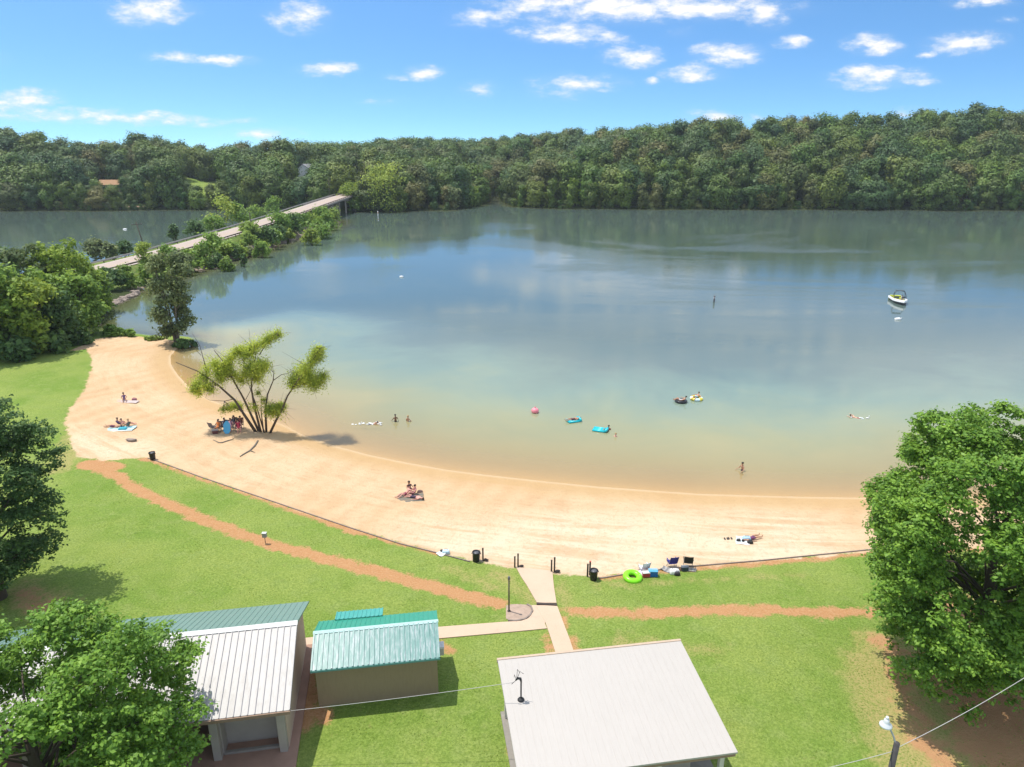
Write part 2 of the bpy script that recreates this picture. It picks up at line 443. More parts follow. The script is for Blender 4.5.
# woodland floor, causeway verges and rocky shores
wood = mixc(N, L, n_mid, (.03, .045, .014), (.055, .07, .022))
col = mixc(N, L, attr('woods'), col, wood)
verge = mixc(N, L, smooth(N, L, n_mid, .35, .65), (.10, .17, .03), (.17, .20, .06))
verge = mixc(N, L, math_(N, L, 'SUBTRACT', 1.0, smooth(N, L, attr('shore'), 1.2, 3.2)), verge, mixc(N, L, n_fine, (.20, .15, .11), (.36, .30, .24)))
col = mixc(N, L, attr('cause'), col, verge)
L.new(col, B.inputs['Base Color']); B.inputs['Roughness'].default_value = .95; B.inputs['Specular IOR Level'].default_value = .15
bp = N.new('ShaderNodeBump'); bp.inputs['Strength'].default_value = .7; bp.inputs['Distance'].default_value = .09
L.new(math_(N, L, 'ADD', math_(N, L, 'MULTIPLY', prints, 1.6), math_(N, L, 'ADD', n_fine, n_blade)), bp.inputs['Height']); L.new(bp.outputs[0], B.inputs['Normal'])
ground = link_mesh('ground', me, m); tag(ground, 'grass lawn and sandy beach sloping to the lake', 'ground', kind='structure')

# ------------------------------------------------------------------ water
wm = (gh < .25).reshape(nr, na)
fm = (wm[:-1, :-1] | wm[:-1, 1:] | wm[1:, 1:] | wm[1:, :-1]).ravel() & (np.hypot(gx, gy).reshape(nr, na)[:-1, :-1].ravel() < 1200)
wf = faces[fm]
used = np.unique(wf); remap = np.full(nr*na, -1); remap[used] = np.arange(len(used))
shal = (1-sstep(110, 150, gy))*sstep(-54, -44, gx)
me = np_mesh('lake_water', np.stack([gx[used], gy[used], np.zeros(len(used))], 1), remap[wf],
             dict(depth=('POINT', np.maximum(0, -gh[used])), offshore=('POINT', -gd[used]), beach=('POINT', shal[used])), smooth_=True)
m, nt, N, L, B = mat('lake_water_mat')
N.remove(B)
pos = geopos(N)
dep = attr('depth'); off = attr('offshore')
nz = noise(N, L, mapping(N, L, pos, (.05, .06, 1)), 1, 4, .6, .5)
dd = math_(N, L, 'ADD', dep, math_(N, L, 'MULTIPLY', math_(N, L, 'SUBTRACT', nz, .5), math_(N, L, 'MULTIPLY', dep, 1.2)))
cr = N.new('ShaderNodeValToRGB')
L.new(math_(N, L, 'MULTIPLY', dd, .2), cr.inputs[0])
stops = [(0, (.48, .36, .185)), (.10, (.38, .325, .16)), (.2, (.29, .29, .16)), (.30, (.235, .275, .185)), (.42, (.175, .24, .195)), (.62, (.125, .172, .158)), (1, (.095, .15, .14))]
e = cr.color_ramp.elements
while len(e) < len(stops): e.new(.5)
for i, (p_, c_) in enumerate(stops): e[i].position = p_; e[i].color = (*c_, 1)
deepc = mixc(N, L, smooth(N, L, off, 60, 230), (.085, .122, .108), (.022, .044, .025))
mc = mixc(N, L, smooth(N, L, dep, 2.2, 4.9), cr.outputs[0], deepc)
mc = mixc(N, L, attr('beach'), mixc(N, L, smooth(N, L, dep, .2, 3), (.13, .14, .06), deepc), mc)
murk = N.new('ShaderNodeBsdfDiffuse'); L.new(mc, murk.inputs['Color'])
tr = N.new('ShaderNodeBsdfTransparent'); tr.inputs['Color'].default_value = (.92, .90, .80, 1)
opac = math_(N, L, 'SUBTRACT', 1.0, math_(N, L, 'POWER', 2.718, math_(N, L, 'MULTIPLY', dep, -2.2)))
body = N.new('ShaderNodeMixShader'); L.new(opac, body.inputs[0]); L.new(tr.outputs[0], body.inputs[1]); L.new(murk.outputs[0], body.inputs[2])
# ripples
r1 = noise(N, L, mapping(N, L, pos, (.55, .9, 1), (0, 0, .35)), 1, 4, .6, .4)
r2 = noise(N, L, mapping(N, L, pos, (2.2, 3.4, 1), (0, 0, -.2)), 1, 3, .6)
gust = smooth(N, L, noise(N, L, mapping(N, L, pos, (.010, .020, 1), (0, 0, .1)), 1, 5, .7, 1.2), .44, .66)
hgt = math_(N, L, 'ADD', r1, math_(N, L, 'MULTIPLY', r2, .6))
bp = N.new('ShaderNodeBump'); bp.inputs['Distance'].default_value = .12
calm = math_(N, L, 'MULTIPLY_ADD', smooth(N, L, off, 20, 120), .75, .25)
L.new(math_(N, L, 'MULTIPLY', calm, math_(N, L, 'MULTIPLY_ADD', gust, .42, .075)), bp.inputs['Strength'])
L.new(hgt, bp.inputs['Height'])
gl = N.new('ShaderNodeBsdfGlossy'); gl.inputs['Roughness'].default_value = .05; gl.inputs['Color'].default_value = (.97, .98, .97, 1)
L.new(math_(N, L, 'MULTIPLY_ADD', gust, .05, .02), gl.inputs['Roughness'])
L.new(bp.outputs[0], gl.inputs['Normal'])
fr = N.new('ShaderNodeFresnel'); fr.inputs['IOR'].default_value = 1.45
bp2 = N.new('ShaderNodeBump'); bp2.inputs['Distance'].default_value = .05; bp2.inputs['Strength'].default_value = .12; L.new(hgt, bp2.inputs['Height']); L.new(bp2.outputs[0], fr.inputs['Normal'])
mx = N.new('ShaderNodeMixShader'); L.new(fr.outputs[0], mx.inputs[0]); L.new(body.outputs[0], mx.inputs[1]); L.new(gl.outputs[0], mx.inputs[2])
L.new(mx.outputs[0], N['Material Output'].inputs['Surface'])
water = link_mesh('lake_water', me, m); tag(water, 'calm green and blue lake water', 'water', kind='structure')
#PART2
# ------------------------------------------------------------------ foliage
def leaf_cloud(rg, cen, rad, n_per, size, asp=.62, up=.5, shell=.55, sq=.8, droop=0.0, keep_top=.0, crown=None):
    cen = np.asarray(cen, float); rad = np.asarray(rad, float)
    K = len(cen)
    n_i = np.maximum(4, (n_per*(rad/rad.mean())**2).astype(int))
    ci = np.repeat(np.arange(K), n_i); n = len(ci)
    d = rg.normal(size=(n, 3)); d /= np.linalg.norm(d, axis=1, keepdims=True)
    if keep_top: d[:, 2] = np.where((d[:, 2] < -.25) & (rg.random(n) < keep_top), -d[:, 2], d[:, 2])
    rr = (shell + (1-shell)*rg.random(n))*(.82+.36*rg.random(n))
    lump = 1 + .22*np.sin(d[:, 0]*5+ci)+.18*np.sin(d[:, 1]*6+ci*1.7)+.15*np.sin(d[:, 2]*7+ci*.6)
    p = cen[ci] + d*(rad[ci]*rr*lump)[:, None]*np.array([1, 1, sq])
    nrm = d*.75 + np.array([0, 0, up]) + rg.normal(size=(n, 3))*.5
    if crown is not None:
        q = (p-np.array(crown[:3]))/np.array(crown[3:]); q /= np.linalg.norm(q, axis=1, keepdims=True)+1e-6
        nrm = q*.55 + d*.75 + np.array([0, 0, .25]) + rg.normal(size=(n, 3))*.13
    nrm /= np.linalg.norm(nrm, axis=1, keepdims=True)
    t = rg.normal(size=(n, 3)); t[:, 2] -= droop*3
    t -= nrm*(t*nrm).sum(1, keepdims=True); t /= np.linalg.norm(t, axis=1, keepdims=True)
    b = np.cross(nrm, t)
    s = size*(.65+.7*rg.random(n))[:, None]
    V = np.stack([p - t*s*.5, p + b*s*asp*.5 + t*s*.05, p + t*s*.5 - nrm*s*.12, p - b*s*asp*.5 + t*s*.05], 1).reshape(-1, 3)
    Fc = np.arange(n*4).reshape(n, 4)
    lv = np.clip(.5 + .35*rg.normal(size=n)*.6 + .25*rg.normal(size=K)[ci]*.7, 0, 1)
    return V, Fc, lv
def crown_mesh(name, V, Fc, lv, rnd_=None):
    return np_mesh(name, V, Fc, dict(leafv=('FACE', lv), rnd=('FACE', np.zeros(len(Fc)) if rnd_ is None else rnd_)))

MB_BARK = bark_mat('bark_mat', (.10, .075, .055))
MB_FAR = bark_mat('dark_bark_mat', (.04, .035, .028))  # darker bark for the far trees
MB_GREY = bark_mat('grey_bark_mat', (.16, .14, .115))
LF_FAR = leaf_mat('far_leaf_mat', [(.050, .104, .026), (.112, .172, .028), (.054, .114, .040), (.155, .200, .034), (.064, .128, .042), (.168, .160, .046), (.064, .140, .026), (.138, .212, .032), (.086, .112, .032)], .12, .55, .3)
LF_YEL = leaf_mat('bright_leaf_mat', [(.21, .31, .04), (.26, .34, .06), (.17, .28, .04)], .35)
LF_MID = leaf_mat('mid_leaf_mat', [(.15, .265, .045), (.185, .30, .055), (.22, .31, .065)], .35)
LF_DRK = leaf_mat('dark_leaf_mat', [(.075, .145, .042), (.095, .17, .048), (.08, .15, .05)], .3)
LF_PALE = leaf_mat('pale_leaf_mat', [(.14, .19, .07), (.17, .21, .09)], .35)
LF_MAPLE = leaf_mat('broad_leaf_mat', [(.135, .26, .034), (.165, .30, .04)], .26, .5)
LF_WILLOW = leaf_mat('willow_leaf_mat', [(.35, .44, .055), (.38, .47, .07)], .45)
LF_OLIVE = leaf_mat('olive_leaf_mat', [(.165, .21, .08), (.18, .225, .09)], .3)

def clump_centers(rg, n, W, Ht, zlo, shape=.62):
    """points through a crown: W half-width, from zlo to Ht"""
    out = []
    while len(out) < n:
        a = rg.random()*2*math.pi; t = rg.random()*.93
        prof = math.sin(math.pi*min(1, max(0, .10+.86*t)))**shape
        rr = W*prof*math.sqrt(.25+.75*rg.random())*(.85+.15*math.sin(a*3+n))
        out.append((rr*math.cos(a), rr*math.sin(a), zlo + (Ht-zlo)*t))
    return np.array(out)
def far_proto(seed, W, Ht, zlo, ncl, nper, size, shape=.6):
    rg = np.random.default_rng(seed)
    c = clump_centers(rg, ncl, W*.72, Ht-W*.2, zlo, shape)
    rd = W*(.36+.16*rg.random(ncl))
    V, Fc, lv = leaf_cloud(rg, c, rd, nper, size, .8, .5, .6, .85, keep_top=.3, crown=(0, 0, Ht*.5, W, W, Ht*.5))
    mb = MB(); mb.tube([(0, 0, -.6), (.1, 0, Ht*.3), (.0, .1, Ht*.6)], [W*.055, W*.045, W*.02], 6)
    tv = np.array(mb.v); quads = [f for f in mb.f if len(f) == 4]
    V2 = np.concatenate([V, tv]); F2 = np.concatenate([Fc, np.array(quads)+len(V)])
    mi = np.concatenate([np.zeros(len(Fc)), np.ones(len(quads))]).astype(np.int32)
    lv2 = np.concatenate([lv, np.zeros(len(quads))])
    return V2, F2, mi, lv2
PROTO = [far_proto(100+i, *p) for i, p in enumerate([
    (7.5, 19, .6, 24, 170, .9), (6.2, 20, .8, 22, 160, .85), (8.6, 17.5, .5, 26, 180, .95), (5.4, 17, .6, 18, 150, .8), (7.0, 20.5, 1, 22, 170, .9), (9.2, 18.5, .6, 28, 180, .95), (4.2, 13, .3, 15, 140, .7)])]
def proto_mesh(i, nm, leafm):
    V, Fc, mi, lv = PROTO[i]
    me = np_mesh(nm, V, Fc, dict(leafv=('FACE', lv), rnd=('FACE', np.zeros(len(Fc)))), mi)
    me.materials.append(leafm); me.materials.append(MB_FAR)
    return me
far_me = [proto_mesh(i, 'forest_tree', LF_FAR) for i in range(len(PROTO))]

cand = []
rg = np.random.default_rng(5)
sp = 11.8
for x in np.arange(-420, 520, sp):
    for y in np.arange(322, 640, sp):
        cand.append((x + rg.uniform(-.42, .42)*sp, y + rg.uniform(-.42, .42)*sp))
cand = np.array(cand)
ch_, cd_, crd_ = height(cand[:, 0], cand[:, 1])
zd = cand[:, 1]*CT + 9
pxs = 512 + F*cand[:, 0]/zd
ok = (cd_ > 2.0) & ((cd_ < 128) | ((cd_ < 230) & (pxs > 380) & (pxs < 560))) & (pxs > -70) & (pxs < 1094) & (crd_ > 7.5) & ~((cand[:, 1] < 335) & (cand[:, 0] > -110) & (cand[:, 0] < -78))
# meadow opening on the left hillside and a house among the trees
ok &= ~((np.abs(pxs-205) < 20) & (cd_ > 26) & (cd_ < 80))
ok &= ~((np.abs(pxs-112) < 13) & (cd_ > 30) & (cand[:, 1] < 412))
ok &= ~((np.abs(pxs-308) < 6) & (cd_ > 62) & (cand[:, 1] < 434))
cand, ch_, cd_, pxs = cand[ok], ch_[ok], cd_[ok], pxs[ok]
# a continuous first row right at the waterline
sh = unl(far_shore)
row = []
for a, b in zip(sh[:-1], sh[1:]):
    Ls = math.hypot(b[0]-a[0], b[1]-a[1])
    k = int(Ls/7.2)
    for i in range(k):
        t = (i+.5)/k; row.append((a[0]+(b[0]-a[0])*t + rg.uniform(-1, 1), a[1]+(b[1]-a[1])*t + rg.uniform(1.5, 3.5)))
row = np.array(row); rh, rd_, rrd = height(row[:, 0], row[:, 1])
rpx = 512 + F*row[:, 0]/(row[:, 1]*CT+9)
k_ = (rd_ > .6) & (rpx > -60) & (rpx < 1085) & (rrd > 8)
row, rh, rpx = row[k_], rh[k_], rpx[k_]
near_row = [(x, y, h, px, 0.0, True) for (x, y), h, px in zip(row, rh, rpx)]
back = [(x, y, h, px, d, False) for (x, y), h, px, d in zip(cand, ch_, pxs, cd_) if d > 5]
back.sort(key=lambda t: t[4])
NIND = 288
indiv = near_row + back[:max(0, NIND-len(near_row))]
rest = back[max(0, NIND-len(near_row)):]
LCOUNT = {}
def far_label(px, row_, d):
    side = 'beyond the back lake left of the bridge' if px < 338 else ('around the bridge end and narrow inlet' if px < 515 else ('on the middle of the far shore' if px < 770 else 'at the right end of the far shore'))
    tier = 'leafy tree leaning over the waterline' if row_ else ('leafy tree on the lower hillside' if d < 40 else 'leafy tree higher on the wooded hillside')
    return f'{tier} {side}', f'{tier}s {side}'.replace('leafy tree ', 'trees ').replace('waterlines', 'waterline').replace('trees leaning', 'trees leaning').replace('shores', 'shore')
for i, (x, y, h, px, d, rw) in enumerate(indiv):
    if rw: pi = rnd.choice([6, 6, 3, 1, 0, 2]); s = rnd.uniform(.72, 1.0)
    else: pi = rnd.choice([0, 1, 2, 4, 5, 0, 3]); s = rnd.uniform(.90, 1.18)
    o = bpy.data.objects.new('forest_tree', far_me[pi]); COL.objects.link(o)
    if rw and (abs(px-112) < 20 or abs(px-205) < 18): s *= .62
    if not rw and (abs(px-112) < 30 or abs(px-205) < 27 and d < 70 or abs(px-308) < 15) and d < 75: s *= .52
    o.location = (x, y, h-.15); o.rotation_euler = (rnd.uniform(-.04, .04), rnd.uniform(-.04, .04), rnd.uniform(0, 6.28))
    o.scale = (s*rnd.uniform(.9, 1.15), s*rnd.uniform(.9, 1.15), s*rnd.uniform(.9, 1.1))
    lb, gr = far_label(px, rw, d)
    tag(o, lb, 'tree', gr)
# the wood behind, one mass
Vs, Fs, Ms, Ls_, Rs = [], [], [], [], []; off_ = 0
for (x, y, h, px, d, rw) in rest:
    V, Fc, mi, lv = PROTO[rnd.choice([0, 1, 2, 4, 5, 5])]
    keep = np.ones(len(Fc), bool)
    a = rnd.uniform(0, 6.28); s = rnd.uniform(.92, 1.16)*(.5 if (abs(px-112) < 30 and d < 66 or abs(px-205) < 27 and d < 70 or abs(px-308) < 15 and d < 92) else 1) * (1.12 if rnd.random() < .05 else 1)
    M_ = np.array([[math.cos(a), -math.sin(a), 0], [math.sin(a), math.cos(a), 0], [0, 0, 1]])*s
    Vs.append(V @ M_.T + np.array([x, y, h-.2])); Fs.append(Fc+off_); off_ += len(V); Ms.append(mi); Ls_.append(lv); Rs.append(np.full(len(Fc), rnd.random()))
me = np_mesh('distant_woods', np.concatenate(Vs), np.concatenate(Fs), dict(leafv=('FACE', np.concatenate(Ls_)), rnd=('FACE', np.concatenate(Rs))), np.concatenate(Ms))
o = link_mesh('distant_woods', me, [LF_FAR, MB_FAR]); tag(o, 'dense green woods covering the hills beyond the lake', 'woods', kind='stuff')
Vs, Fs, Ms, Ls_, Rs = [], [], [], [], []; off_ = 0
for a_, b_ in zip(sh[:-1], sh[1:]):
    k = int(math.hypot(b_[0]-a_[0], b_[1]-a_[1])/3.4)
    for i in range(k):
        t = rg.random(); x = a_[0]+(b_[0]-a_[0])*t+rg.uniform(-.5, .5); y = a_[1]+(b_[1]-a_[1])*t+rg.uniform(.6, 2.2)
        px = 512+F*x/(y*CT+9)
        if px < -60 or px > 1085 or abs(x+80.5) < 7: continue
        V, Fc, mi, lv = PROTO[6]; s = rg.uniform(.18, .40); a = rg.uniform(0, 6.28)
        M_ = np.array([[math.cos(a), -math.sin(a), 0], [math.sin(a), math.cos(a), 0], [0, 0, 1]])*s
        kk = rg.random(len(Fc)) < .5
        Vs.append(V @ M_.T*np.array([1.5, 1.5, 1]) + np.array([x, y, max(0, hz(x, y))-.3])); Fs.append(Fc[kk]+off_); off_ += len(V); Ms.append(mi[kk]); Ls_.append(lv[kk]); Rs.append(np.full(kk.sum(), rg.random()))
me = np_mesh('shore_undergrowth', np.concatenate(Vs), np.concatenate(Fs), dict(leafv=('FACE', np.concatenate(Ls_)), rnd=('FACE', np.concatenate(Rs))), np.concatenate(Ms))
o = link_mesh('shore_undergrowth', me, [LF_FAR, MB_BARK]); tag(o, 'low green undergrowth along the foot of the far wooded shore', 'undergrowth', kind='stuff')
print('far trees', len(indiv), 'rest', len(rest))

# ---- trees with trunk and crown
def limb_tree(name, loc, seed, W, Ht, zlo, ncl, cl_r, nper, size, leafm, label, group=None, barkm=None, shape=.6, trunk_r=.22, stems=1, sq=.8, asp=.62, up=.5, shell=.5, extra=None, clumps=None, droop=0, keep_top=.6, cat='tree', tufts=0, tuft_r=.42):
    rg = np.random.default_rng(seed)
    root = empty(name, loc, label, cat, group)
    c = clump_centers(rg, ncl, W-cl_r*.7, Ht-cl_r*.7, zlo, shape) if clumps is None else np.array([k[:3] for k in clumps])
    rd = cl_r*(.7+.6*rg.random(len(c))) if clumps is None else np.array([k[3] for k in clumps])
    if tufts:
        d_ = rg.normal(size=(len(c)*tufts, 3)); d_ /= np.linalg.norm(d_, axis=1, keepdims=True)
        d_[:, 2] = np.where((d_[:, 2] < -.2) & (rg.random(len(d_)) < .7), -d_[:, 2], d_[:, 2])
        cc = np.repeat(c, tufts, 0) + d_*np.repeat(rd, tufts)[:, None]*(.55+.5*rg.random((len(d_), 1)))*np.array([1, 1, .85])
        V, Fc, lv = leaf_cloud(rg, cc, tuft_r*(.6+.8*rg.random(len(cc))), nper, size, asp, .75, .35, .62, droop, .8)
    else:
        V, Fc, lv = leaf_cloud(rg, c, rd, nper, size, asp, up, shell, sq, droop, keep_top)
    cm = crown_mesh('crown', V, Fc, lv)
    mb = MB()
    zt = zlo + (Ht-zlo)*.55
    axes = []
    for s in range(stems):
        a = 6.28*s/stems + seed
        o_ = trunk_r*.8*(stems > 1); l_ = W*.3*(stems > 1)
        pts = [Vector((o_*math.cos(a), o_*math.sin(a), -.35))]
        for j in range(1, 6):
            t = j/5; pts.append(Vector((o_*math.cos(a)+l_*t*math.cos(a)+.12*W*.2*rg.normal(), o_*math.sin(a)+l_*t*math.sin(a)+.12*W*.2*rg.normal(), zt*t)))
        k = 1 if stems == 1 else .65
        mb.tube(pts, [trunk_r*k*1.35, trunk_r*k, trunk_r*k*.85, trunk_r*k*.7, trunk_r*k*.5, trunk_r*k*.3], 8)
        axes.append(pts)
    for i in range(len(c)):
        if rg.random() > min(1, 46/len(c)): continue
        p = Vector(c[i]); ax = min(axes, key=lambda q: (q[3]-p).length)
        zb = max(.18*zt, min(zt*.95, p.z - .55*math.hypot(p.x, p.y) - .3)); j = min(4, int(zb/zt*5)); t = zb/zt*5-j
        b = ax[j].lerp(ax[j+1], t)
        mid = b.lerp(p, .5) + Vector((rg.normal()*.15, rg.normal()*.15, .12*(p-b).length))
        r0 = trunk_r*.34*(1-.5*zb/zt)
        mb.tube([b, mid, p], [r0, r0*.65, r0*.22], 5)
    if extra: extra(mb)
    link_mesh('crown', cm, leafm, root)
    mb.build('trunk', barkm or MB_BARK, root, True)
    return root

# big broad-leaved tree on the right, two at the lower left
def gxy(px, py, z): 
    p = un(px, py, z); return p.x, p.y
limb_tree('broadleaf_tree', (23.1, 28.6, 1.45), 27, 7.5, 14.7, 1.8, 380, .92, 36, .175, LF_MAPLE, 'large rounded bright green tree on bare clay at the right edge of the lawn', shape=.40, trunk_r=.34, tufts=17, tuft_r=.38)
limb_tree('broadleaf_tree', (-31.0, 35.5, 1.5), 22, 5.4, 13.2, 1.4, 150, .95, 34, .19, LF_DRK, 'dark green tree cut by the left edge above the beach lawn', shape=.6, trunk_r=.3, tufts=13)
limb_tree('broadleaf_tree', (-17.0, 19.2, 1.5), 23, 6.6, 10.4, 1.2, 150, .92, 36, .165, LF_MAPLE, 'leafy green tree in front of the long pale roof at lower left', shape=.6, trunk_r=.3, tufts=20, tuft_r=.37)

# dark tall tree on the point of the beach
b = un(177, 342, .3)
limb_tree('tall_tree', (b.x, b.y, hz(b.x, b.y)), 31, 3.5, 14.2, 1.4, 46, 1.05, 190, .42, LF_OLIVE, 'tall dark many-stemmed tree on the tip of the sand beside the lake', barkm=MB_GREY, shape=.35, trunk_r=.26, stems=4, keep_top=.4)
# trees massed left of the beach
WOODS = [ # px, base py, z, half width m, height m, leaf material, clumps, label
    (6, 356, 4.6, 12.8, LF_MID, 40, 'mid green tree at the left edge beside the upper lawn'),
    (36, 352, 4.4, 11.5, LF_YEL, 36, 'bright green bushy tree in front of the woods left of the beach'),
    (-22, 362, 4.5, 11.5, LF_DRK, 34, 'dark green tree cut by the left edge beside the upper lawn'),
    (62, 345, 3.6, 9.0, LF_DRK, 30, 'low dark green tree on the lawn edge below the pale crowns'),
    (86, 334, 4.2, 10.2, LF_MID, 36, 'green tree beside the small muddy inlet left of the beach'),
    (72, 318, 6.4, 14.5, LF_YEL, 54, 'broad yellow green tree standing tallest in the woods left of the road'),
    (38, 322, 4.6, 14.0, LF_PALE, 38, 'pale feathery green tree behind the left woods by the back lake'),
    (12, 318, 4.4, 12.5, LF_DRK, 36, 'dark tree at the far left edge by the back lake'),
    (100, 312, 3.2, 9.4, LF_YEL, 26, 'smaller yellow green tree beside the muddy bank near the road'),
    (52, 334, 4.0, 10.5, LF_YEL, 30, 'yellow green tree in the middle of the woods left of the beach'),
    (22, 336, 3.8, 11.0, LF_DRK, 30, 'shaded dark tree between brighter crowns in the left woods'),
    (82, 285, 2.2, 8.5, LF_YEL, 16, 'slim yellow green tree rising behind the broad one near the road')]
for i, (px, py, W, Ht, lm, ncl, lb) in enumerate(WOODS):
    p = gp(px, py)
    limb_tree('woodland_tree', (p.x, p.y, hz(p.x, p.y)-.1), 40+i, W, Ht, .9, ncl, 1.45, 120, .62, lm, lb, 'trees massed left of the beach', shape=.55, trunk_r=.2, stems=1 + (i % 2))
SHRUB = [ # px, base py, half width px, height px, material, kind, label
    (18, 362, 20, 22, LF_DRK, 'round dark shrub at the left edge of the upper lawn'),
    (52, 352, 18, 18, LF_DRK, 'dark shrub under the trees at the top of the lawn'),
    (80, 344, 13, 13, LF_DRK, 'small shrub at the corner where lawn meets sand'),
    (112, 336, 13, 9, LF_MID, 'low green plants on the mud beside the inlet'),
    (128, 336, 12, 6, LF_MID, 'flat green plants along the back edge of the sand'),
    (152, 340, 10, 4, LF_MID, 'short green weeds behind the sand beside the dark tree'),
    (184, 347, 13, 7, LF_DRK, 'dark low shrub under the tall tree at the water'),
    (112, 290, 13, 22, LF_DRK, 'dark bush on the rocky bank below the road'),
    (130, 288, 14, 22, LF_MID, 'green bush on the rocky bank between road and inlet'),
    (146, 284, 14, 18, LF_MID, 'olive bush on the bank beside the yellow sapling'),
    (163, 281, 16, 24, LF_MID, 'bushy green shrub on the bank behind the dark tree'),
    (182, 277, 14, 22, LF_OLIVE, 'dull green shrub just left of the stony bank'),
    (96, 262, 13, 22, LF_PALE, 'pale shrub behind the guardrail at the near end of the road'),
    (114, 261, 10, 17, LF_PALE, 'grey green shrub behind the guardrail by the leaning pole'),
    (128, 258, 10, 17, LF_DRK, 'dark shrub behind the guardrail by the leaning pole'),
    (175, 244, 10, 19, LF_DRK, 'small dark conifer beyond the far guardrail'),
    (196, 239, 12, 16, LF_DRK, 'round dark bush beyond the far guardrail'),
    (214, 236, 12, 18, LF_MID, 'green bush beyond the far guardrail under the yellow tree'),
    (225, 233, 17, 38, LF_YEL, 'tall yellow green tree beyond the far guardrail'),
    (242, 230, 13, 28, LF_MID, 'mid green tree beyond the guardrail beside the yellow one'),
    (257, 221, 11, 14, LF_MID, 'low green bush beyond the middle of the causeway'),
    (275, 214, 11, 13, LF_MID, 'bush beyond the guardrail near the tall pole'),
    (292, 209, 9, 10, LF_MID, 'small bush beyond the guardrail near the bridge'),
    (211, 267, 15, 35, LF_MID, 'large green bush on the lake side of the road'),
    (219, 270, 9, 14, LF_DRK, 'rounded dark bush at the waterline beside the stony bank'),
    (228, 262, 9, 16, LF_YEL, 'yellow green bush on the lake bank beside the large one'),
    (242, 251, 6, 14, LF_DRK, 'conical dark shrub beside the road above the lake'),
    (236, 262, 6, 14, LF_DRK, 'narrow dark shrub at the waterline below the conical one'),
    (249, 258, 9, 9, LF_PALE, 'pale reedy shrub at the waterline'),
    (255, 250, 12, 20, LF_MID, 'green shrub halfway along the lake side of the causeway'),
    (266, 251, 13, 20, LF_DRK, 'dark drooping shrub touching the lake halfway along the causeway'),
    (260, 240, 9, 17, LF_MID, 'pointed green shrub beside the road halfway along'),
    (283, 240, 13, 25, LF_MID, 'tall green shrub on the lake bank before the stones'),
    (293, 238, 12, 18, LF_DRK, 'dark shrub between the stony banks'),
    (290, 243, 10, 10, LF_YEL, 'light green bush low over the stony bank'),
    (306, 233, 9, 12, LF_MID, 'small green bush on the grassy lake bank near the bridge'),
    (317, 229, 14, 22, LF_MID, 'wide green shrub on the lake bank near the bridge'),
    (327, 225, 11, 18, LF_MID, 'last green shrub on the causeway before the bridge'),
    (310, 226, 10, 16, LF_YEL, 'bright green shrub beside the road near the bridge')]
SHRUB += [(x, y, w, h, m_, 'low olive green shrub filling a gap along the lake bank of the road') for x, y, w, h, m_ in [(203,267,12,20,LF_MID),(233,259,10,13,LF_MID),(247,253,10,15,LF_MID),(272,247,12,15,LF_MID),(279,243,10,14,LF_DRK),(299,235,11,14,LF_MID),(323,227,11,14,LF_MID),(333,221,10,12,LF_MID),(240,258,9,9,LF_YEL),(190,271,14,20,LF_MID),(170,272,13,18,LF_MID),(225,256,9,12,LF_MID),(314,231,10,12,LF_YEL)]]
for i, (px, py, hw, hp, lm, lb) in enumerate(SHRUB):
    p = gp(px, py)
    if py < 300 and hz(p.x, p.y) < .05: p = gp(px, py-1.5)
    k = depth_at(p)/F
    W, Ht = hw*k*1.25, hp*k*1.05
    cone = 'con' in lb and 'conifer' in lb or 'conical' in lb or 'narrow' in lb
    rg = np.random.default_rng(70+i)
    n = 14
    cl = []
    for j in range(n):
        a = rg.random()*6.28; t = rg.random()**.8
        w_ = W*(1-t)*.7 if cone else W*.66*math.sqrt(max(.05, 1-t*t*.9))
        q = math.sqrt(rg.random())*w_
        cl.append((q*math.cos(a), q*math.sin(a)*.8, Ht*(.16+.66*t), (W*.24 if cone else min(W, Ht)*.36)*(.75+.5*rg.random())))
    sz = max(.32, min(.8, W*.24))
    V, Fc, lv = leaf_cloud(rg, [c[:3] for c in cl], [c[3] for c in cl], 70, sz, .7, .5, .5, .9, keep_top=.5)
    nm = 'bank_tree' if hp > 30 else 'bank_shrub'
    root = empty(nm, (p.x, p.y, max(0, hz(p.x, p.y))-.05), lb, 'tree' if hp > 30 else 'shrub', 'shrubs and small trees on the road banks' if py < 300 else 'shrubs at the lawn edge')
    link_mesh('foliage', crown_mesh('foliage', V, Fc, lv), lm, root)
    mb = MB()
    for j in range(4):
        a = j*1.57+i; mb.tube([(0, 0, -.3), (math.cos(a)*W*.2, math.sin(a)*W*.2, Ht*.35), (math.cos(a)*W*.4, math.sin(a)*W*.35, Ht*.7)], [.07, .05, .02], 5)
    mb.build('stem', MB_BARK, root, True)
